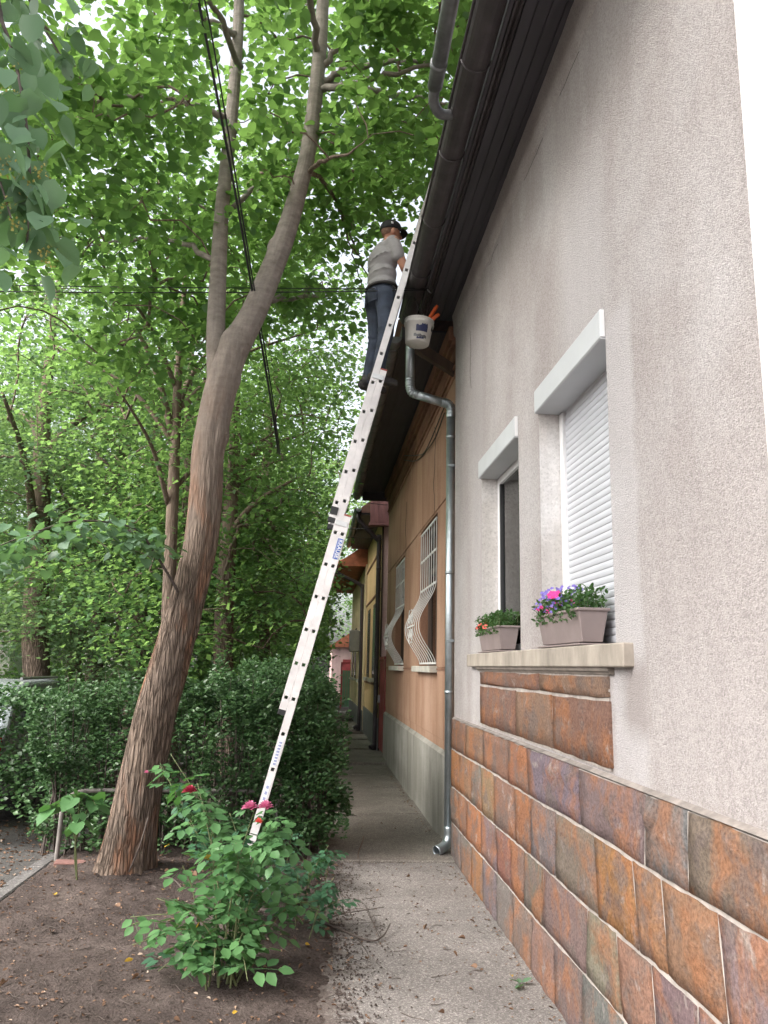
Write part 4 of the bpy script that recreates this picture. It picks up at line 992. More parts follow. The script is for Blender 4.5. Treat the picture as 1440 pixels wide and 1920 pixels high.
for bi, b in enumerate(BR):
    P = spline([p[:3] for p in b], 9); r = np.interp(np.linspace(0, 1, len(P)), np.linspace(0, 1, len(b)), [p[3] for p in b])
    MB().tube(P, r, 6).build('hanging_twig', M['twig'], nt_, smooth=True)
    for i in range(len(P)*2//5, len(P)):
        for q in range(3 if bi < 3 else 2):
            p = P[i]+rng.normal(0, .07, 3)*np.array([1, 1, .8])
            az = rng.uniform(0, 6.28); dr = rng.uniform(.5, 1.25)
            link('leaf', random.choice(leafm), nt_, loc=p, rot=Euler((rng.normal(0, .35), dr, az)), scale=rng.uniform(.7, 1.2)); cnt += 1
for k in range(26):
    b = BR[k % 3]; P = spline([p[:3] for p in b], 9); p = P[rng.integers(len(P)//2+3, len(P))]+rng.normal(0, .06, 3)-np.array([0, 0, .03])
    n = 18; o = rng.normal(0, .016, (n, 3)); ax, nm = rng.normal(0, 1, (n, 3)), rng.normal(0, 1, (n, 3))
    V, F = leaves(p+o, ax, nm, np.full(n, .013), LEAF_KITE, LEAF_KITE_F); link('blossom', npmesh('blossom', V, F, M['blossom']), nt_)
# crown of the near tree above and behind the camera's left
C = clump_cloud(rng, 90, (-3.2, 2.0, 7.2), (2.0, 2.2, 1.6), None)
paths, rd_ = grow([[(-2.75, 2.35, 4.8, .08), (-2.65, 2.45, 6.2, .05), (-2.6, 2.5, 7.5, .03)]], C, rng)
V, F = branch_mesh(paths, rd_, 4); stuff(link('branches', npmesh('branches', V, F, M['bark2'], True), nt_))
V, F = foliage(C, rng, 80, .6, .08, .12, LEAF_HEART, LEAF_HEART_F, None); stuff(link('crown', npmesh('crown', V, F, M['leaf']), nt_))

# ---- low leafy sucker growing from the leaning trunk (dark blue-green spray)
rng = np.random.default_rng(5)
sp_ = [(-1.16, 6.63, 2.22), (-1.20, 6.58, 2.30), (-1.36, 6.45, 2.55), (-1.48, 6.30, 2.69), (-1.84, 6.10, 2.70), (-2.11, 5.90, 2.56), (-2.40, 5.70, 2.36), (-2.6, 5.5, 2.2)]
P = spline(sp_, 8); MB().tube(P, np.linspace(.013, .003, len(P)), 6).build('sucker', M['twig'], t0, smooth=True)
for k in range(10):
    i = rng.integers(len(P)//3, len(P)-4); q = P[i]+np.array([rng.uniform(-.35, .1), rng.uniform(-.3, .3), rng.uniform(-.16, .02)])
    MB().tube(spline([P[i], (P[i]+q)/2+np.array([0, 0, .03]), q], 4), np.linspace(.004, .0015, 9), 4).build('sucker', M['twig'], t0, smooth=True)
leafs2 = [npmesh('leaf', LEAF_HEART*np.array([1, s, 1])*.10, LEAF_HEART_F, M['leaf_near'], False) for s in (.9, 1.05)]
for k in range(285):
    i = rng.integers(len(P)//3-2, len(P)); p = P[i]+np.array([rng.normal(0, .12), rng.normal(0, .16), rng.normal(-.07, .07)])
    link('leaf', leafs2[k % 2], t0, loc=p, rot=Euler((rng.normal(0, .35), rng.uniform(.15, .85), rng.uniform(0, 6.28))), scale=rng.uniform(.65, 1.15))

# ================================================================== HEDGE
rng = np.random.default_rng(9)
hd = thing('privet_hedge', 'dark green clipped privet hedge behind the leaning tree beside the pavement', 'hedge', (-1, 7.8, 0))
def hedge_pts(n, x0, x1, y0, y1, z0, z1, bulge=.0):
    p = np.stack([rng.uniform(x0, x1, n), rng.uniform(y0, y1, n), z0+(z1-z0)*rng.uniform(0, 1, n)], 1)
    # keep mostly the outer skin
    d = np.minimum.reduce([p[:, 0]-x0, x1-p[:, 0], p[:, 1]-y0, y1-p[:, 1], z1-p[:, 2]])
    k = rng.uniform(0, 1, n) < np.exp(-np.clip(d, 0, 1)/.10)+.06
    p = p[k]; s = fbm(p[:, 0]*3.1, p[:, 1]*3.1, p[:, 2]*3.1, 61, 3)-.5
    p[:, 2] += .44*s+.18*(vnoise(p[:, 0]*7, p[:, 1]*7, 0, 62)-.5); p[:, 1] += .42*s; p[:, 0] += .24*s
    gap = fbm(p[:, 0]*4.5, p[:, 1]*4.5, p[:, 2]*4.5, 63, 2)
    low = np.clip((p[:, 2]-.0)/.30, .45, 1)
    return p[(gap > .37) & (rng.uniform(0, 1, len(p)) < low) & (p[:, 2] > .04)]
parts = [(95000, -2.45, .16, 7.25, 8.05, .05, 1.42), (70000, -.75, .22, 7.6, 16.0, .05, 1.40), (26000, -.9, .10, 16, 27, .05, 1.45), (24000, -3.7, -2.1, 8.0, 8.8, .30, 1.28), (9000, -.25, .32, 7.18, 7.9, .25, 1.15), (16000, -1.0, .05, 7.5, 8.6, 1.2, 1.62)]
for pr_ in parts:
    p = hedge_pts(*pr_); n = len(p); ax, nm = rand_dirs(n, -.35, rng)
    nm[:, 1] -= .5; sz = rng.uniform(.030, .055, n)*(1 if pr_[3] < 10 else 1.5)
    V, F = leaves(p, ax, nm, sz, LEAF_OVAL, LEAF_OVAL_F) if pr_[3] < 7.55 else leaves(p, ax, nm, sz*1.15, LEAF_KITE, LEAF_KITE_F)
    stuff(link('foliage', npmesh('foliage', V, F, M['leaf_hedge']), hd))
paths = []; rads = []
for k in range(240):
    a = (rng.uniform(-2.4, .1), rng.uniform(7.4, 8.0)) if k < 150 else (rng.uniform(-.6, .1), rng.uniform(8, 16))
    h = rng.uniform(.7, 1.35); q = rng.normal(0, .10, 2)
    paths.append(np.array([(a[0], a[1], -.05), (a[0]+q[0]*.3, a[1]+q[1]*.3, h*.4), (a[0]+q[0], a[1]+q[1], h)])); rads.append(np.array([.010, .008, .004]))
for k in range(40):   # sprigs poking out of the top and the pavement side
    if k < 22: a = np.array([rng.uniform(-2.4, .1), rng.uniform(7.3, 8), 1.35]); e = a+np.array([rng.normal(0, .08), rng.normal(0, .08), rng.uniform(.08, .26)])
    else: a = np.array([.1, rng.uniform(7.4, 11), rng.uniform(.3, 1.3)]); e = a+np.array([rng.uniform(.10, .32), rng.normal(0, .1), rng.uniform(-.05, .15)])
    paths.append(np.array([a, (a+e)/2+.01, e])); rads.append(np.array([.004, .003, .002]))
V, F = branch_mesh(paths, rads, 5); stuff(link('stems', npmesh('stems', V, F, M['twig']), hd))
sp2 = np.concatenate([np.linspace(p[0], p[2], 14) for p in paths[240:]]); sp2 = sp2+rng.normal(0, .018, sp2.shape); n = len(sp2)
ax, nm = rand_dirs(n, -.2, rng); V, F = leaves(sp2, ax, nm, rng.uniform(.035, .06, n), LEAF_OVAL, LEAF_OVAL_F)
stuff(link('sprigs', npmesh('sprigs', V, F, M['leaf_hedge']), hd))
# far undergrowth that closes the view under the trees
ug = MB()
n = 42000; p = np.stack([rng.uniform(-9, -1.0, n), rng.uniform(14, 34, n), np.zeros(n)], 1)
p[:, 2] = rng.uniform(0, 1, n)**1.3*(.7+1.4*fbm(p[:, 0]*.5, p[:, 1]*.5, 0, 71)); p = p[(p[:, 0] > -2.2) | (p[:, 1] > 21)]
ax, nm = rand_dirs(len(p), 0, rng); V, F = leaves(p, ax, nm, rng.uniform(.09, .17, len(p)), LEAF_KITE, LEAF_KITE_F)
tag(stuff(link('undergrowth', npmesh('undergrowth', V, F, M['leaf_bg']))), 'low green undergrowth under the far trees', 'undergrowth')

# ================================================================== LADDER
ld = thing('extension_ladder', 'three-section aluminium extension ladder leaning from the rose bush up to the gutter', 'ladder', (-.55, 6.95, 0))
YN, YF = 6.755, 7.145              # outer faces of the near and far stiles
def lad_x(sec, z): return {'A': .258*z-.535, 'B': .258*z-.600, 'C': .258*z-.665}[sec]
LU = Vector((.258, 0, 1)).normalized(); LV = Vector((-LU.z, 0, LU.x))
SECT = {'A': (.02, 2.94, [.816+.28*k-.56 for k in range(10)]), 'B': (1.27, 4.30, [1.39+.28*k for k in range(11)]), 'C': (2.90, 6.30, [3.055+.28*k for k in range(12)])}
hole = .0155
for sec, (z0, z1, rz) in SECT.items():
    inset = {'A': 0, 'B': .001, 'C': .002}[sec]
    for side, y in ((1, YN+inset), (-1, YF-inset)):
        a, b = Vector((lad_x(sec, z0), 0, z0)), Vector((lad_x(sec, z1), 0, z1)); c = (a+b)/2; hl = (b-a).length/2
        # stile: box rail with square rung holes on its outer face
        mb = MB(); hw = .0305
        ts = sorted([(Vector((lad_x(sec, z), 0, z))-a).dot(LU) for z in rz if z0+.05 < z < z1-.05])
        def P(t, s, d): q = a+LU*t+LV*s; return (q.x, y+side*d, q.z)
        cuts = [0]+[v for t in ts for v in (t-hole, t+hole)]+[2*hl]; hs = [-hw, -hole, hole, hw]
        for i in range(len(cuts)-1):
            for j in range(3):
                if j == 1 and i % 2 == 1:
                    t0_, t1_ = cuts[i], cuts[i+1]      # hole walls
                    for (u, v_) in (((t0_, -hole), (t0_, hole)), ((t0_, hole), (t1_, hole)), ((t1_, hole), (t1_, -hole)), ((t1_, -hole), (t0_, -hole))):
                        mb.quad(P(*u, 0), P(*v_, 0), P(*v_, .03), P(*u, .03))
                    continue
                mb.quad(P(cuts[i], hs[j], 0), P(cuts[i+1], hs[j], 0), P(cuts[i+1], hs[j+1], 0), P(cuts[i], hs[j+1], 0))
        for s in (-hw, hw): mb.quad(P(0, s, 0), P(2*hl, s, 0), P(2*hl, s, .024), P(0, s, .024))
        for t in (0, 2*hl): mb.quad(P(t, -hw, 0), P(t, hw, 0), P(t, hw, .024), P(t, -hw, .024))
        for (s0, s1) in ((-hw, -hole), (hole, hw)): mb.quad(P(0, s0, .024), P(2*hl, s0, .024), P(2*hl, s1, .024), P(0, s1, .024))
        st = mb.build('stile', M['alu'], ld)
        for t in (0, 2*hl):
            q = a+LU*t; foot = MB().obox((q.x, y+side*.012, q.z), LU, (0, 1, 0), LV, .022 if t == 0 else .008, .0135, hw+.002)
            foot.build('end_cap', M['black'] if t == 0 else M['redcap'], st, bevel=.002)
    for z in rz:
        if not z0+.05 < z < z1-.05: continue
        c = Vector((lad_x(sec, z), (YN+YF)/2, z)); hy = (YF-YN)/2-.012-inset
        mb = MB()
        for (du, dv, hu, hv) in ((hole-.0015, 0, .0014, hole-.0002), (-hole+.0015, 0, .0014, hole-.0002), (0, hole-.0015, hole-.003, .0014), (0, -hole+.0015, hole-.003, .0014)):
            q = c+LU*du+LV*dv; mb.obox(q, LU, (0, 1, 0), LV, hu, hy, hv)
        mb.build('rung', M['alu_side'], ld)
# guide brackets
for sec, z in (('A', 2.86), ('B', 4.22)):
    q = Vector((lad_x(sec, z), 0, z))+LV*.032
    MB().obox((q.x, YN-.004, q.z), LU, (0, 1, 0), LV, .022, .003, .052).build('guide_bracket', M['alu_side'], ld, bevel=.001)
q = Vector((lad_x('C', 2.98), 0, 2.98)); MB().obox((q.x, YN-.003, q.z), LU, (0, 1, 0), LV, .035, .003, .033).build('guide_bracket', M['black'], ld, bevel=.001)
# stickers
def sticker(sec, z, hu, hv, mat, par=ld, dy=.0012, name='sticker', dv=0):
    q = Vector((lad_x(sec, z), 0, z))+LV*dv
    return MB().obox((q.x, YN-dy, q.z), LU, (0, 1, 0), LV, hu, .0008, hv).build(name, mat, par)
s1 = sticker('A', 2.645, .098, .026, M['label_white']); s1['label'] = 'white and blue maker sticker on the lowest ladder section'
sticker('A', 2.645, .092, .0185, M['label_blue'], s1, .0026, 'print_field', -.004)
sticker('A', 2.645, .092, .003, M['label_blue'], s1, .0026, 'print_stripe', .0205)
def lettering(text, sec, z, size, mat, par, dv=0, dy=.0040, flip=True):
    cu = bpy.data.curves.new('lettering', 'FONT'); cu.body = text; cu.size = size; cu.align_x = 'CENTER'; cu.align_y = 'CENTER'; cu.extrude = .0004; cu.offset = .0012
    ob = bpy.data.objects.new('lettering', cu); COL.objects.link(ob); bpy.context.view_layer.update()
    me = bpy.data.meshes.new_from_object(ob.evaluated_get(bpy.context.evaluated_depsgraph_get())); bpy.data.objects.remove(ob)
    me.materials.clear(); me.materials.append(mat)
    q = Vector((lad_x(sec, z), YN-dy, z))+LV*dv
    xd = -LU if flip else LU; zd = Vector((0, -1, 0)); yd = zd.cross(xd)
    Mx = Matrix(((xd.x, yd.x, zd.x, q.x), (xd.y, yd.y, zd.y, q.y), (xd.z, yd.z, zd.z, q.z), (0, 0, 0, 1))); me.transform(Mx)
    return link('lettering', me, par)
lettering('KRAUSE', 'A', 2.645, .046, M['label_white'], s1, -.004)
s2 = sticker('A', .95, .11, .019, M['label_white'])
for k in range(8): sticker('A', .86+k*.024, .0075, .012, M['label_grey'], s2, .0026, 'print_mark')
s3 = sticker('A', .63, .09, .019, M['label_white'])
for k in range(3): sticker('A', .59+k*.045, .012, .010, M['label_grey'], s3, .0026, 'print_mark')

# ================================================================== WORKER
def fuse(prims, voxel, mat, name, parent, smooth_it=6, factor=.5):
    bm = bmesh.new()
    for pr_ in prims:
        k = pr_[0]
        if k == 'c':      # tapered capsule chain: list of (p, r)
            pts = pr_[1]
            for (p, r), (q, s) in zip(pts[:-1], pts[1:]):
                p, q = Vector(p), Vector(q); n = max(2, int((q-p).length/(.35*min(r, s)))+1)
                for i in range(n+1):
                    t = i/n; bmesh.ops.create_icosphere(bm, subdivisions=2, radius=r+(s-r)*t, matrix=Matrix.Translation(p.lerp(q, t)))
        else:             # ellipsoid: centre, radii, rotation
            _, c, rr, rot = pr_
            bmesh.ops.create_icosphere(bm, subdivisions=3, radius=1, matrix=Matrix.Translation(c) @ Euler(rot).to_matrix().to_4x4() @ Matrix.Diagonal((*rr, 1)))
    me = bpy.data.meshes.new(name); bm.to_mesh(me); bm.free()
    ob = bpy.data.objects.new(name, me); COL.objects.link(ob)
    md = ob.modifiers.new('r', 'REMESH'); md.mode = 'VOXEL'; md.voxel_size = voxel
    ms = ob.modifiers.new('s', 'SMOOTH'); ms.iterations = smooth_it; ms.factor = factor
    bpy.context.view_layer.update()
    m2 = bpy.data.meshes.new_from_object(ob.evaluated_get(bpy.context.evaluated_depsgraph_get())); bpy.data.objects.remove(ob)
    m2.name = name; m2.polygons.foreach_set('use_smooth', np.ones(len(m2.polygons), bool)); m2.materials.clear(); m2.materials.append(mat)
    return m2
FZ = 4.205; PX0, PY0 = .40, 6.95; FACE = R_(22)
ca, sa = math.cos(FACE), math.sin(FACE)
def W(f, l, z): return (PX0+f*ca-l*sa, PY0+f*sa+l*ca, FZ+z)     # f forward, l to his left, z up
man = thing('person', 'man in grey T-shirt, jeans and black cap standing on the ladder at the gutter', 'person', W(.05, 0, 0))
RT = (0, 0, FACE)
body = [('c', [(W(.09, s*.10, .88), .075), (W(.095, s*.105, .50), .048), (W(.02, s*.10, .10), .040)]) for s in (-1, 1)]
body += [('c', [(W(.0, s*.10, .05), .040), (W(.16, s*.115, .035), .033)]) for s in (-1, 1)]
body += [('e', W(.09, 0, .95), (.095, .140, .11), RT), ('e', W(.095, 0, 1.12), (.105, .145, .15), RT), ('e', W(.11, 0, 1.30), (.115, .165, .16), RT), ('e', W(.125, 0, 1.42), (.09, .185, .07), RT),
         ('c', [(W(.135, 0, 1.42), .062), (W(.165, 0, 1.53), .055)]),
         ('e', W(.185, 0, 1.615), (.092, .076, .105), (0, -.1, FACE)), ('e', W(.205, 0, 1.565), (.072, .060, .055), RT), ('e', W(.285, 0, 1.585), (.022, .015, .022), RT), ('e', W(.262, 0, 1.548), (.016, .026, .010), RT), ('e', W(.255, 0, 1.515), (.025, .030, .022), RT)]
body += [('e', W(.175, s*.078, 1.595), (.020, .011, .032), RT) for s in (-1, 1)]
for s in (-1, 1):
    sh, el, wr = (.125, s*.185, 1.41), (.215, s*.225, 1.15), (.36, s*.14, 1.045)
    body.append(('c', [(W(*sh), .056), (W(.165, s*.21, 1.28), .049), (W(*el), .042), (W(.27, s*.195, 1.105), .043), (W(*wr), .028)]))
    body.append(('e', W(.405, s*.13, 1.055), (.042, .020, .036), RT))
    for k, (dz, ln) in enumerate(((.034, .062), (.012, .072), (-.011, .067), (-.033, .052))):
        body.append(('c', [(W(.43, s*.13, 1.058+dz), .0098), (W(.43+ln*.55, s*.128, 1.052+dz*1.15), .0090), (W(.43+ln*.85, s*.112, 1.040+dz*1.15), .0082), (W(.43+ln*.8, s*.095, 1.030+dz*1.1), .0078)]))
    body.append(('c', [(W(.385, s*.12, 1.085), .012), (W(.415, s*.098, 1.105), .0105), (W(.445, s*.085, 1.108), .009)]))
link('body', fuse(body, .0075, M['skin'], 'body', man, 4), man)
jeans = [('e', W(.09, 0, .93), (.135, .175, .12), RT), ('e', W(.055, 0, .90), (.115, .165, .095), RT)]
for s in (-1, 1):
    jeans.append(('c', [(W(.085, s*.095, .88), .108), (W(.10, s*.105, .70), .092), (W(.10, s*.105, .50), .076), (W(.055, s*.105, .28), .066), (W(.02, s*.10, .075), .060)]))
    for z in (.10, .14, .47, .53): jeans.append(('e', W(.04 if z < .2 else .09, s*.105, z), (.066, .066, .010) if z < .2 else (.079, .079, .010), (.2*s, .15, 0)))
link('jeans', fuse(jeans, .011, M['jeans'], 'jeans', man, 3), man)
for s in (-1, 1):   # back pockets
    pd = Vector((ca, sa, 0)).lerp(Vector((sa*s, -ca*s, 0)), .28).normalized(); MB().obox(W(-.036, s*.075, .875), pd, (-pd.y, pd.x, 0), (0, 0, 1), .0065, .058, .066).build('pocket', M['jeans'], man, bevel=.005)
shirt = [('e', W(.095, 0, 1.02), (.138, .178, .075), RT), ('e', W(.095, 0, 1.12), (.132, .172, .14), RT), ('e', W(.10, 0, 1.28), (.138, .188, .16), RT), ('e', W(.118, 0, 1.40), (.108, .196, .075), RT), ('c', [(W(.13, 0, 1.41), .082), (W(.145, 0, 1.455), .070)])]
for s in (-1, 1): shirt.append(('c', [(W(.12, s*.165, 1.405), .075), (W(.142, s*.205, 1.32), .067), (W(.158, s*.212, 1.262), .064)]))
for (z, d, t) in ((1.06, .03, .12), (1.12, -.02, -.10), (1.19, .02, .15), (1.26, -.03, -.2)): shirt.append(('e', W(.095+d*.3, d, z), (.137, .179, .009), (t, t*.7, FACE)))
link('t_shirt', fuse(shirt, .011, M['tee'], 't_shirt', man, 3), man)
link('hair', fuse([('e', W(.170, 0, 1.635), (.094, .078, .082), RT), ('e', W(.150, 0, 1.60), (.062, .070, .052), RT)], .008, M['hair'], 'hair', man), man)
# cap: crown and brim
capm = fuse([('e', W(.180, 0, 1.668), (.108, .088, .072), (0, -.12, FACE)), ('e', W(.172, 0, 1.645), (.106, .088, .040), (0, -.10, FACE))], .008, M['cap'], 'cap', man)
cap = link('cap', capm, man)
bv, bf = [], []
for i in range(13):
    a = -1.15+2.3*i/12
    for j, (rr, dz) in enumerate(((.098, 0), (.135, -.004), (.172, -.016))):
        bv.append(W(.18+rr*math.cos(a)*1.02, rr*.80*math.sin(a), 1.640+dz-.012*abs(a)))
bf = [(i*3+j, i*3+j+1, i*3+j+4, i*3+j+3) for i in range(12) for j in range(2)]
br_ = MB().add(bv, bf).build('brim', M['cap'], cap, smooth=True); br_.modifiers.new('thickness', 'SOLIDIFY').thickness = .006
MB().obox(W(.150, -.0885, 1.668), (ca, sa, 0), (-sa, ca, 0), (0, 0, 1), .012, .003, .012).build('emblem', M['label_white'], cap, bevel=.004)
for s in (-1, 1):
    bm_e = bmesh.new(); bmesh.ops.create_icosphere(bm_e, subdivisions=2, radius=.011, matrix=Matrix.Translation(W(.266, s*.030, 1.605))); me = bpy.data.meshes.new('eye'); bm_e.to_mesh(me); bm_e.free(); me.materials.append(M['eye']); link('eye', me, man)
    link('shoe', fuse([('c', [(W(-.03, s*.10, .048), .050), (W(.07, s*.107, .045), .046), (W(.19, s*.118, .035), .036)]), ('c', [(W(-.05, s*.10, .020), .020), (W(.21, s*.118, .018), .018)]), ('c', [(W(-.03, s*.075, .020), .02), (W(.19, s*.09, .018), .018)]), ('c', [(W(-.03, s*.125, .020), .02), (W(.19, s*.145, .018), .018)]), ('c', [(W(0, s*.10, .07), .052), (W(.005, s*.10, .11), .048)])], .008, M['shoe'], 'shoe', man, 3), man)
MB().tube([W(.095+.142*math.cos(t), .181*math.sin(t), .985) for t in np.linspace(0, 6.28, 33)], .014, 6).build('belt', M['shoe'], man, smooth=True)

# ================================================================== BUCKET AND SHEARS
BC = Vector((.835, 6.98, 4.655))
bk = thing('bucket', 'white paint bucket with dark blue print hanging below the gutter', 'bucket', BC)
def lathe(prof, n, ctr, tilt=(0, 0, 0)):
    E_ = Euler(tilt).to_matrix(); V = []; F = []
    for (r, z) in prof:
        for k in range(n):
            a = 2*math.pi*k/n; V.append(Vector(ctr)+E_ @ Vector((r*math.cos(a), r*math.sin(a), z)))
    for i in range(len(prof)-1):
        for k in range(n): F.append((i*n+k, i*n+(k+1) % n, (i+1)*n+(k+1) % n, (i+1)*n+k))
    return V, F
TB = (0, R_(5), 0)
v, f = lathe([(.0, .0), (.105, 0), (.113, .008), (.133, .180), (.141, .183), (.143, .200), (.137, .203), (.138, .226), (.142, .230), (.142, .236), (.133, .236), (.131, .19), (.109, .012), (0, .01)], 40, BC, TB)
MB().add(v, f).build('tub', M['bucket'], bk, smooth=True)
E_ = Euler(TB).to_matrix()
def patch(a0, a1, z0, z1, mat, name, skew=0, par=bk):
    V = []; n = 8
    for i in range(n+1):
        a = a0+(a1-a0)*i/n
        for z in (z0+skew*i/n, z1+skew*i/n+.006*math.sin(i*2.1)): V.append(BC+E_ @ Vector(((.1150+.1175*z)*math.cos(a), (.1150+.1175*z)*math.sin(a), z)))
    F = [(2*i, 2*i+2, 2*i+3, 2*i+1) for i in range(n)]
    return MB().add(V, F).build(name, mat, par)
patch(-1.85, -.95, .085, .145, M['navy'], 'print', .004); patch(-1.45, -.98, .135, .160, M['navy'], 'print', .004); patch(-2.0, -.95, .035, .06, M['zinc_old'], 'print', -.008); patch(-1.75, -1.15, .012, .028, M['navy'], 'print', .006)
patch(-.55, -.12, .125, .160, M['black'], 'print'); patch(-.50, -.08, .168, .175, M['black'], 'print')
hp = spline([BC+Vector((-.141, 0, .20)), BC+Vector((-.115, .0, .36)), BC+Vector((-.05, .0, .50)), BC+Vector((.02, 0, .36)), BC+Vector((.141, 0, .20))], 7)
MB().tube(hp, .0035, 6).build('handle', M['wire'], bk, smooth=True)
hk = MB().tube(spline([BC+Vector((-.05, 0, .50)), BC+Vector((-.06, 0, .53)), BC+Vector((-.115, 0, .57)), BC+Vector((-.13, 0, .60))], 5), .0035, 6).build('hook', M['wire'], bk, smooth=True)
sh = thing('garden_shears', 'garden shears with orange grips sticking out of the bucket', 'shears', BC+Vector((.06, 0, .1)))
for k, (p, q) in enumerate((((.105, -.03, .245), (.185, -.05, .385)), ((.118, -.045, .215), (.200, -.07, .290)))):
    P = spline([BC+Vector(p), (BC+Vector(p)+BC+Vector(q))/2+Vector((0, 0, .006)), BC+Vector(q)], 6)
    MB().tube(P, [.015, .017, .018, .018, .018, .018, .017, .017, .018, .018, .017, .016, .013], 10).build('grip', M['orange'], sh, smooth=True)
    MB().tube([BC+Vector((.02, 0, .08)), BC+Vector(p)], .008, 8).build('tang', M['steel'], sh, smooth=True)

# ================================================================== PLANTERS
def planter(label, y0, y1, x0, x1, seed, kinds, plant_label):
    z = 1.7755; p = thing('window_box', label, 'planter', ((x0+x1)/2, (y0+y1)/2, z), 'window boxes on the sill')
    def ring(i, zz): return [(x0+i, y0+i, zz), (x1-i, y0+i, zz), (x1-i, y1-i, zz), (x0+i, y1-i, zz)]
    mb = MB(); rings = [ring(.022, z+.016), ring(.0, z+.165), ring(-.010, z+.166), ring(-.010, z+.180), ring(.006, z+.180), ring(.010, z+.14)]
    for r in rings: mb.v += r
    mb.f = [(i*4+k, i*4+(k+1) % 4, (i+1)*4+(k+1) % 4, (i+1)*4+k) for i in range(5) for k in range(4)]+[(3, 2, 1, 0)]
    mb.build('tub', M['planter'], p, bevel=.003)
    MB().box(x0-.004, x1+.004, y0-.006, y1+.006, z, z+.010).build('saucer', M['planter'], p, bevel=.003)
    MB().box(x0+.03, x1-.03, y0+.03, y1-.03, z+.06, z+.15).build('compost', M['compost'], p)
    rng = np.random.default_rng(seed)
    pt = thing('flowering_plant', plant_label, 'plant', ((x0+x1)/2, (y0+y1)/2, z+.15))
    n = 1500; P = np.stack([rng.uniform(x0-.025, x1, n), rng.uniform(y0, y1+.02, n), z+.15+rng.uniform(0, 1, n)**1.2*.13], 1)
    P[:, 2] -= np.where(P[:, 0] < x0, .03, 0)
    ax, nm = rand_dirs(n, -.7, rng); V, F = leaves(P, ax, nm, rng.uniform(.015, .038, n), LEAF_OVAL, LEAF_OVAL_F)
    stuff(link('foliage', npmesh('foliage', V, F, M['leaf_grass']), pt))
    ps = []
    for k in range(60):
        a = np.array([rng.uniform(x0, x1), rng.uniform(y0, y1), z+.15]); ps.append(np.array([a, a+np.array([rng.normal(0, .02), rng.normal(0, .02), rng.uniform(.06, .14)])]))
    V, F = branch_mesh(ps, [np.array([.002, .001])]*60, 3); stuff(link('stems', npmesh('stems', V, F, M['greentwig']), pt))
    for mat, cnt, fy, r, zz in kinds:
        for k in range(cnt):
            c = np.array([rng.uniform(x0-.03, x1-.03), y0+(y1-y0)*rng.uniform(*fy), z+rng.uniform(*zz)]); m = 6 if r > .012 else 5
            th = np.linspace(0, 2*math.pi, m, endpoint=False)+rng.uniform(0, 6); up = np.array([rng.normal(-.6, .3), rng.normal(-.7, .3), .6]); up /= np.linalg.norm(up)
            e1 = np.cross(up, (0, 0, 1.)); e1 /= np.linalg.norm(e1); e2 = np.cross(up, e1)
            ax = np.cos(th)[:, None]*e1+np.sin(th)[:, None]*e2+.25*up; nm = np.repeat(up[None], m, 0)
            V, F = leaves(np.repeat(c[None], m, 0), ax, nm, np.full(m, r), LEAF_HEART*np.array([1, 1.25, 1]), LEAF_HEART_F)
            link('flower', npmesh('flower', V, F, M[mat]), pt)
planter('larger-looking taupe window box in front of the closed roller shutter', 3.74, 4.46, 1.252, 1.397, 3, [('petal_blue', 120, (.30, .95), .012, (.18, .31)), ('petal_hot', 8, (.3, 1.0), .027, (.20, .27)), ('petal_pink', 4, (.5, .9), .02, (.18, .24))], 'violet and magenta flowers growing in the box before the shutter')
planter('taupe window box in front of the curtained window', 5.46, 6.16, 1.252, 1.397, 4, [('petal_coral', 11, (.5, .98), .024, (.18, .25))], 'coral flowers and grass-like leaves in the box before the curtain')

# ================================================================== ROSE BUSH
rng = np.random.default_rng(12)
rb = thing('rose_bush', 'leafy rose bush with pink blooms in front of the ladder foot', 'rose bush', (-.40, 4.75, 0))
def leaflet_set(size, mat, n=5):
    tv = LEAF_OVAL*np.array([1, 1.28, 1]); P = [(.0, 0)]; V_, F_ = [], []
    spots = [((1.0, 0, 0), 0), ((.62, .12, 0), .95), ((.62, -.12, 0), -.95), ((.25, .10, 0), 1.15), ((.25, -.10, 0), -1.15)][:n]
    ps = np.array([s[0] for s in spots])*size; an = np.array([s[1] for s in spots])
    ax = np.stack([np.cos(an), np.sin(an), np.full(len(an), -.15)], 1); nm = np.tile([0, 0, 1.], (len(an), 1))+np.stack([0*an, .25*np.sign(an), 0*an], 1)
    V, F = leaves(ps, ax, nm, np.full(len(an), size*.62), tv, LEAF_OVAL_F)
    v, f = tube([(0, 0, 0), (size*.5, 0, .004), (size, 0, 0)], .0012, 3, False)
    F2 = np.array([(q[0], q[1], q[2]) for q in f]+[(q[0], q[2], q[3]) for q in f])+len(V)
    return npmesh('leaf', np.vstack([V, v]), np.vstack([F, F2]), mat)
RL = [leaflet_set(s, M['leaf_rose']) for s in (.10, .12)]; RD = [leaflet_set(s, M['leaf_rose_dark']) for s in (.085, .10)]
canes = []
tips = [(-.88, 4.45, .24), (-.80, 4.6, .42), (-.95, 4.7, .30), (-.70, 4.75, .55), (-.62, 4.8, .88), (-.68, 5.0, .95), (-.55, 4.7, .75), (-.40, 4.6, .70), (-.30, 4.5, .90), (-.22, 4.5, .84), (-.45, 4.95, .62), (-.20, 4.8, .52), (-.05, 4.9, .40), (.06, 5.0, .30), (-.35, 4.35, .25), (-.28, 4.3, .12), (-.45, 4.3, .15), (-.60, 4.45, .20), (-.95, 5.6, 1.05), (-1.05, 5.8, .95), (-.82, 5.5, .88), (-.75, 5.2, .70), (-.50, 5.2, .75), (-.30, 5.1, .62), (-.75, 4.5, .10)]
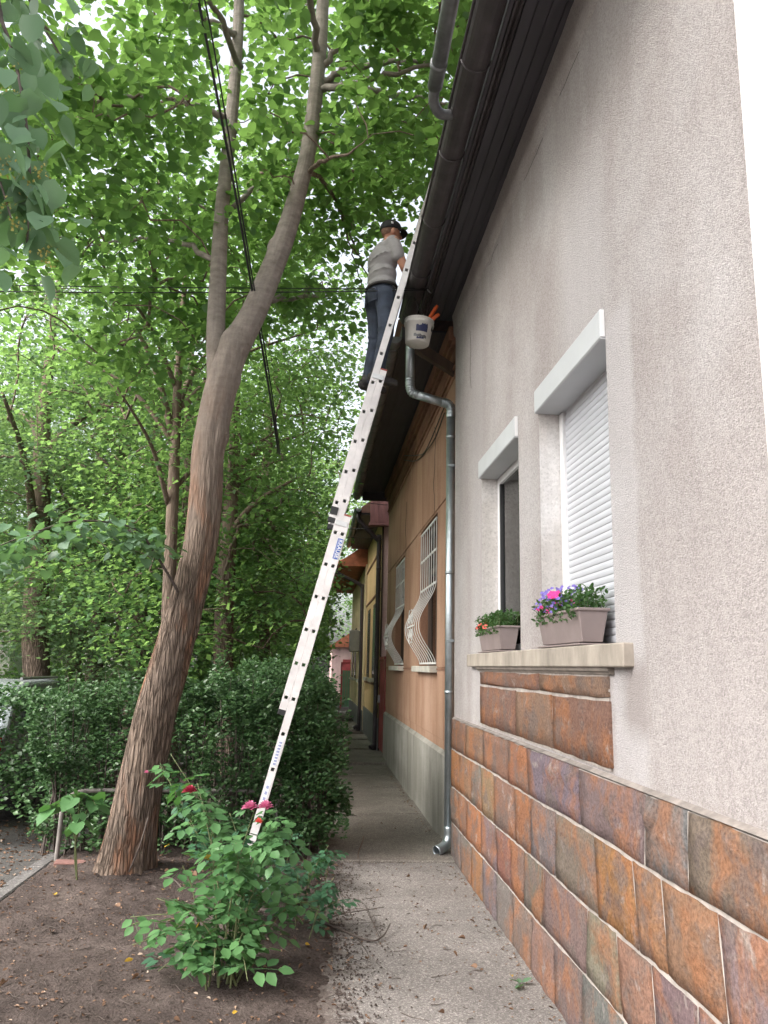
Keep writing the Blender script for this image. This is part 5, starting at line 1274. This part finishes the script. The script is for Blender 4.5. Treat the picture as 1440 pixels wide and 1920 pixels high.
for k, tp in enumerate(tips):
    b = np.array([-.42+rng.normal(0, .05), (4.62 if k < 18 or k == 24 else 5.2)+rng.normal(0, .06), -.02]); e = np.array(tp)
    m = (b+e)/2+np.array([rng.normal(0, .03), rng.normal(0, .03), .16]); P = spline([b, b*.6+m*.4+np.array([0, 0, .04]), m, e], 8)
    MB().tube(P, np.linspace(.007, .0022, len(P)), 6).build('cane', M['greentwig'], rb, smooth=True); canes.append(P)
rose_spots = []
for ci, P in enumerate(canes):
    dark = ci >= 18
    for k in range(10 if not dark else 15):
        i = int(rng.uniform(.38, 1)*(len(P)-1)); p = P[i]+rng.normal(0, .018, 3)
        az = rng.uniform(0, 6.28); o = link('leaf', (RD if dark and rng.uniform() < .6 else RL)[k % 2], rb, loc=p, rot=Euler((rng.normal(0, .3), rng.uniform(-.35, .65), az)), scale=rng.uniform(.7, 1.2))
for k in range(26):   # leaf sprays round the two open blooms and the upper left shoots
    c = np.array([(-.24, 4.48, .80), (-.18, 4.5, .74), (-.33, 4.5, .74), (-.66, 4.7, .86), (-.98, 5.5, .98), (-.80, 5.3, .90)][k % 6])
    link('leaf', RL[k % 2], rb, loc=c+rng.normal(0, .045, 3), rot=Euler((rng.normal(0, .3), rng.uniform(-.1, .8), rng.uniform(0, 6.28))), scale=rng.uniform(.9, 1.25))
def rose(c, r, mat, nm_='rose_flower', n=26):
    t = np.arange(n); a = t*2.4; k = (t/n)**.7; ax = np.stack([np.cos(a)*k, np.sin(a)*k, 1.1-k], 1); nm = np.stack([-np.cos(a), -np.sin(a), .4+0*a], 1)
    V, F = leaves(np.array(c)+np.stack([np.cos(a)*k*r*.35, np.sin(a)*k*r*.35, -.2*r*k], 1), ax, nm, np.full(n, r*.85), LEAF_HEART*np.array([1, 1.3, 2.5]), LEAF_HEART_F)
    return link(nm_, npmesh(nm_, V, F, M[mat]), rb)
rose((-.325, 4.48, .905), .042, 'petal_pink'); rose((-.245, 4.50, .905), .042, 'petal_pink'); rose((-.676, 4.68, .955), .040, 'petal_red')
rose((-.275, 4.46, .835), .026, 'petal_coral', 'rose_bud', 12); rose((-1.15, 5.85, .90), .020, 'petal_pink', 'rose_bud', 12)
ym = npmesh('leaf', LEAF_OVAL*.05, LEAF_OVAL_F, M['leaf_yellow'])
for p in ((-.78, 4.75, .66), (-.58, 4.7, .60), (-.60, 4.85, .32), (-.88, 4.5, .16), (-.35, 4.75, .30), (-.62, 4.7, .25), (-.57, 4.68, .29)): link('leaf', ym, rb, loc=p, rot=Euler((rng.normal(0, .5), rng.normal(.3, .4), rng.uniform(0, 6))), scale=rng.uniform(.7, 1.2))

# low dark plants at the hedge foot by the pavement
lp = thing('young_shrub', 'low dark green shrub at the pavement edge right of the ladder foot', 'shrub', (0, 5.6, 0))
for k in range(26):
    b = np.array([rng.uniform(-.45, .12), rng.uniform(5.2, 6.9), 0]); e = b+np.array([rng.normal(.05, .10), rng.normal(-.05, .10), rng.uniform(.14, .42)])
    P = spline([b, (b+e)/2+np.array([0, 0, .05]), e], 6); MB().tube(P, np.linspace(.004, .0015, len(P)), 4).build('stem', M['greentwig'], lp, smooth=True)
    for q in range(7): i = rng.integers(3, len(P)); link('leaf', RD[q % 2], lp, loc=P[i]+rng.normal(0, .012, 3), rot=Euler((rng.normal(0, .3), rng.uniform(-.2, .7), rng.uniform(0, 6.28))), scale=rng.uniform(.65, 1.1))
# sucker shoot with big leaves beside the trunk
sk = thing('linden_shoot', 'young shoot with large pale green leaves left of the leaning trunk', 'shoot', (-1.72, 6.5, 0))
bigl = npmesh('leaf', LEAF_HEART*np.array([1, 1.0, 1])*.15, LEAF_HEART_F, M['leaf_rose'])
for e in ((-1.95, 6.4, .58), (-1.75, 6.3, .66), (-1.60, 6.35, .60), (-1.68, 6.25, .50)):
    P = spline([(-1.72, 6.5, -.02), (-1.75, 6.45, .3), ((e[0]-1.72)/2, (e[1]+6.5)/2, e[2]), e], 6); MB().tube(P, np.linspace(.006, .002, len(P)), 5).build('stem', M['greentwig'], sk, smooth=True)
    for q in range(5): link('leaf', bigl, sk, loc=P[-1-q]+rng.normal(0, .02, 3), rot=Euler((rng.normal(0, .3), rng.uniform(.2, .8), rng.uniform(0, 6.28))), scale=rng.uniform(.55, 1.1))

# ================================================================== LOW TUBE FENCE, BRICK, CAR, CABLES
fe = thing('hoop_fence', 'low grey tubular fence with bent end post in front of the hedge', 'fence', (-2.08, 7.2, 0))
MB().tube(spline([(-2.10, 7.20, -.1), (-2.09, 7.20, .25), (-2.085, 7.20, .42), (-2.05, 7.22, .51), (-1.97, 7.29, .55), (-1.8, 7.34, .555), (-1.2, 7.40, .55), (-.3, 7.45, .545)], 8), .019, 10).build('rail', M['tube'], fe, smooth=True)
for x in (-.3,): MB().tube([(x, 7.45, -.1), (x, 7.45, .535)], .018, 8).build('post', M['tube'], fe, smooth=True)
bkm = MB().box(-.12, .12, -.055, .055, 0, .065).mesh('brick', M['brick'], bevel=.005)
tag(link('brick', bkm, loc=(-1.95, 7.08, -.025), rot=(.04, .05, .12)), 'red brick lying at the foot of the hedge left of the tree', 'brick')

car = thing('parked_car', 'silver parked car half hidden behind the hedge at the left edge', 'car', (-4.05, 11, -.1))
prof = [(8.95, .32), (8.90, .55), (8.92, .92), (9.05, 1.02), (9.45, 1.40), (9.75, 1.47), (11.0, 1.48), (11.5, 1.42), (12.1, 1.06), (12.9, .94), (13.2, .80), (13.25, .55), (13.2, .34)]
n = len(prof); cb = MB()
for x, ins in ((-4.85, 0), (-4.78, 1), (-3.32, 1), (-3.25, 0)):
    for (y, z) in prof: cb.v.append((x+(0 if not ins else 0)+(.12 if x < -4 else -.12)*max(0, (z-.95)/.5), y, z-.1+(.0 if not ins else .02)))
cb.f = [(a*n+i, a*n+i+1, (a+1)*n+i+1, (a+1)*n+i) for a in range(3) for i in range(n-1)]+[tuple(range(n)), tuple(range(4*n-1, 3*n-1, -1)), (0, n, 2*n, 3*n, 3*n+n-1, 2*n+n-1, n+n-1, n-1)]
cb.build('body', M['carpaint'], car, smooth=False, bevel=.015)
MB().add([(-4.62, 9.055, .97), (-3.48, 9.055, .97), (-3.58, 9.40, 1.30), (-4.52, 9.40, 1.30)], [(0, 1, 2, 3)]).build('rear_window', M['carglass'], car).location = (0, -.025, .005)
for sx, X in ((1, -3.228), (-1, -4.872)):
    for (a, b, c, d) in ((9.55, 10.45, 9.8, 10.45), (10.53, 11.75, 10.53, 11.35)):
        MB().add([(X, a, .92), (X, b, .92), (X-sx*.075, d, 1.29), (X-sx*.075, c, 1.29)], [(0, 1, 2, 3)]).build('side_window', M['carglass'], car)
    for y in (9.75, 12.35):
        w_ = MB().tube([(X-sx*.16, y, .20), (X+sx*.012, y, .20)], .30, 24).build('wheel', M['tyre'], car, smooth=False)
        MB().tube([(X+sx*.0125, y, .20), (X+sx*.02, y, .20)], .19, 18).build('rim', M['steel'], w_)
    MB().box(X-sx*.28, X-sx*.03, 8.855, 8.90, .60, .85).build('tail_light', M['lampred'], car, bevel=.01)
    MB().tube([(X-sx*.22, 9.8, 1.43), (X-sx*.22, 11.1, 1.43)], .018, 8).build('roof_rail', M['steel'], car)
MB().box(-4.8, -3.3, 8.80, 8.93, .25, .48).build('bumper', M['carpaint'], car, bevel=.03)
MB().box(-4.3, -3.8, 8.875, 8.90, .60, .71).build('number_plate', M['label_white'], car)

def cable(label, pts, r, sag=0, n=24):
    P = spline(pts, n) if len(pts) > 2 else np.array([np.array(pts[0])*(1-t)+np.array(pts[1])*t-np.array([0, 0, sag*4*t*(1-t)]) for t in np.linspace(0, 1, n)])
    o = MB().tube(P, r, 6).build('overhead_cable', M['cable'], smooth=True)
    return tag(o, label, 'cable', 'overhead cables')
cable('thin black wire crossing the picture to the hook under the white eave', [(-9.0, 7.4, 5.05), (.905, 6.795, 5.125)], .0055, .12)
cable('second thin wire just above the crossing wire to the eave hook', [(-9.0, 7.6, 5.12), (.91, 6.80, 5.14)], .0045, .05)
cable('thick black cable falling steeply between the two stems of the leaning tree', [(-1.09, 4.6, 6.55), (-1.00, 5.2, 6.25), (-.83, 6.05, 5.55), (-.70, 6.75, 4.95), (-.58, 7.35, 4.38), (-.50, 8.0, 3.95), (-.60, 10, 4.35), (-.75, 13, 5.3)], .011)
cable('thin cable twisted beside the thick steep one', [(-1.05, 4.6, 6.55), (-.96, 5.2, 6.28), (-.80, 6.05, 5.53), (-.675, 6.75, 4.93), (-.56, 7.35, 4.40), (-.48, 8.0, 3.92), (-.58, 10, 4.33), (-.72, 13, 5.3)], .007)
cable('pale slack wire running to the ochre house eave', [(-6, 17.5, 4.6), (1.1, 16.5, 4.55)], .010, .10)
cable('faint wire sloping through the background trees', [(-8, 9, 4.9), (1.25, 15, 4.75)], .006, .2)
cable('lower faint wire sloping behind the leaning trunk', [(-8, 11, 4.2), (1.3, 16.4, 4.3)], .006, .15)

# ================================================================== LITTER
rng = np.random.default_rng(33)
def on_ground(n, x0, x1, y0, y1):
    x = rng.uniform(x0, x1, n); y = rng.uniform(y0, y1, n); z = np.maximum(soil_z(x, y), np.where(x > .06, pave_z(x, y), -1)); z = np.where(x < -2.26, -.10, np.where(x < -2.12, .02, z))
    return np.stack([x, y, z+.004], 1)
def flat_leaves(p, smin, smax, tv=LEAF_OVAL, tf=LEAF_OVAL_F, curl=.5):
    n = len(p); a = rng.uniform(0, 6.28, n); ax = np.stack([np.cos(a), np.sin(a), rng.normal(.05, .18, n)], 1); nm = np.stack([rng.normal(0, curl*.6, n), rng.normal(0, curl*.6, n), np.ones(n)], 1)
    return leaves(p, ax, nm, rng.uniform(smin, smax, n), tv*np.array([1, 1, 3]), tf)
V1, F1 = flat_leaves(on_ground(1900, -2.1, .3, 2.9, 7.4), .010, .032)
V2, F2 = flat_leaves(on_ground(420, .2, 1.2, 3.0, 9.0), .008, .026); V3, F3 = flat_leaves(on_ground(1500, -3.9, -2.2, 5.0, 9.5), .02, .055)
V4, F4 = flat_leaves(np.stack([1.235-np.abs(rng.normal(0, .03, 260)), rng.uniform(3, 14, 260), np.full(260, .006)], 1), .01, .03)
o = 0; Vs, Fs = [], []
for V, F in ((V1, F1), (V2, F2), (V3, F3), (V4, F4)): Vs.append(V); Fs.append(F+o); o += len(V)
tag(stuff(link('leaf_litter', npmesh('leaf_litter', np.vstack(Vs), np.vstack(Fs), M['leaf_dry']))), 'crumbled dry leaf litter strewn over soil, kerb and pavement', 'leaf litter')
ps = []
for p in on_ground(420, -2.1, .5, 2.9, 7.2):
    a = rng.uniform(0, 6.28); L = rng.uniform(.03, .16); ps.append(np.array([p, p+np.array([math.cos(a)*L*.5, math.sin(a)*L*.5, .006]), p+np.array([math.cos(a+.3)*L, math.sin(a+.3)*L, .001])]))
for p in on_ground(60, .3, 1.2, 3.5, 8): a = rng.uniform(0, 6.28); L = rng.uniform(.02, .09); ps.append(np.array([p, p+np.array([math.cos(a)*L*.5, math.sin(a)*L*.5, .003]), p+np.array([math.cos(a+.4)*L, math.sin(a+.4)*L, .001])]))
V, F = branch_mesh(ps, [np.array([.0022, .0018, .001])]*len(ps), 4)
tag(stuff(link('twig_litter', npmesh('twig_litter', V, F, M['twig']))), 'thin broken twigs scattered on the ground', 'twigs')
n = 5200; p = on_ground(n, -2.1, .25, 2.7, 7.6); p[:1500, 0] = .15+np.abs(rng.normal(0, .16, 1500)); p[:1500, 2] = .008; ax, nm = rng.normal(0, 1, (n, 3)), rng.normal(0, 1, (n, 3))
cv = np.array([(0, 0, .6), (.6, .2, 0), (-.1, .6, 0), (-.6, -.1, 0), (.1, -.6, 0)]); cf = np.array([(0, 1, 2), (0, 2, 3), (0, 3, 4), (0, 4, 1)])
V, F = leaves(p-np.array([0, 0, .003]), np.stack([np.cos(rng.uniform(0, 6, n)), np.sin(rng.uniform(0, 6, n)), 0*p[:, 0]], 1), np.tile([0, 0, 1.], (n, 1)), rng.uniform(.004, .016, n), cv, cf)
tag(stuff(link('soil_crumbs', npmesh('soil_crumbs', V, F, M['soil']))), 'small crumbs of dark earth on the soil bed', 'soil')
lv = [npmesh('fallen_leaf', LEAF_HEART*np.array([1, s, c])*.06, LEAF_HEART_F, M[m]) for s, c, m in ((.9, 4, 'leaf_dry'), (.7, 5, 'leaf_dry'), (1.0, 2, 'leaf_dry'), (.8, 3, 'leaf_yellow'))]
for k, p in enumerate(on_ground(80, -2.05, .2, 3.2, 6.9)):
    tag(link('fallen_leaf', lv[k % 3] if k % 17 else lv[3], loc=p+np.array([0, 0, .008]), rot=Euler((rng.normal(0, .3), rng.normal(0, .3), rng.uniform(0, 6.28))), scale=rng.uniform(.3, .85)), 'dry curled leaf lying on the dark soil', 'leaf', 'fallen leaves on the soil')
for k, (x, y) in enumerate(((.773, 5.49), (.865, 5.0), (1.12, 4.64), (.856, 4.46), (.971, 5.23), (.76, 5.95), (.95, 4.75), (.45, 4.5), (.66, 4.2), (.60, 5.1), (1.02, 4.2), (.52, 6.3), (.80, 6.7), (.35, 4.9), (1.08, 5.6))):
    tag(link('fallen_leaf', lv[k % 3] if k != 2 else lv[3], loc=(x, y, .016), rot=Euler((rng.normal(0, .35), rng.normal(0, .35), rng.uniform(0, 6.28))), scale=rng.uniform(.3, .65)), 'dry curled leaf lying on the grey pavement', 'leaf', 'fallen leaves on the pavement')
gl = thing('green_leaf_sprig', 'torn green leaf sprig on the pavement near the stone base', 'leaf', (1.141, 4.526, 0))
glm = npmesh('leaf', LEAF_OVAL*.07, LEAF_OVAL_F, M['leaf_near'])
for k in range(5): link('leaf', glm, gl, loc=(1.141+rng.normal(0, .012), 4.526+rng.normal(0, .012), .014), rot=Euler((rng.normal(0, .4), rng.normal(-.15, .2), rng.uniform(0, 6.28))), scale=rng.uniform(.7, 1.1))
db = thing('dead_branch', 'thin bare dead branch lying from the soil onto the pavement', 'branch', (.2, 5.4, 0))
for pts, r in ((((-.35, 5.80, .03), (-.056, 5.665, .03), (.136, 5.50, .022), (.375, 5.216, .016), (.47, 5.28, .02), (.53, 5.42, .05)), .008), (((.02, 5.45, .02), (.085, 5.554, .02), (.228, 5.719, .02), (.53, 5.894, .016)), .005), (((.40, 5.95, .012), (.42, 5.6, .02), (.46, 5.3, .02)), .003), (((.30, 5.30, .014), (.36, 5.0, .012), (.34, 4.85, .01)), .003), (((.45, 5.25, .015), (.40, 5.75, .05), (.38, 6.0, .02)), .003)):
    P = spline(pts, 6); MB().tube(P, np.linspace(r, r*.5, len(P)), 6).build('twig', M['twig'], db, smooth=True)
tag(MB().tube(spline([(.52, 8.2, .02), (.50, 7.9, .05), (.44, 7.55, .02), (.42, 7.3, .012)], 6), .004, 5).build('grass_stalk', M['leaf_dry']), 'dry pale grass stalk lying on the pavement before the downpipe', 'stalk')
rp = [((-1.22, 6.52, .02), (-1.1, 6.3, .03), (-1.0, 6.15, .01)), ((-1.15, 6.6, .05), (-1.0, 6.45, .05), (-.9, 6.3, .01)), ((-1.35, 6.5, .1), (-1.27, 6.42, .3), (-1.22, 6.40, .5))]
for pts in rp: MB().tube(spline(pts, 6), .007, 6).build('root_shoot', M['twig'], t0, smooth=True)
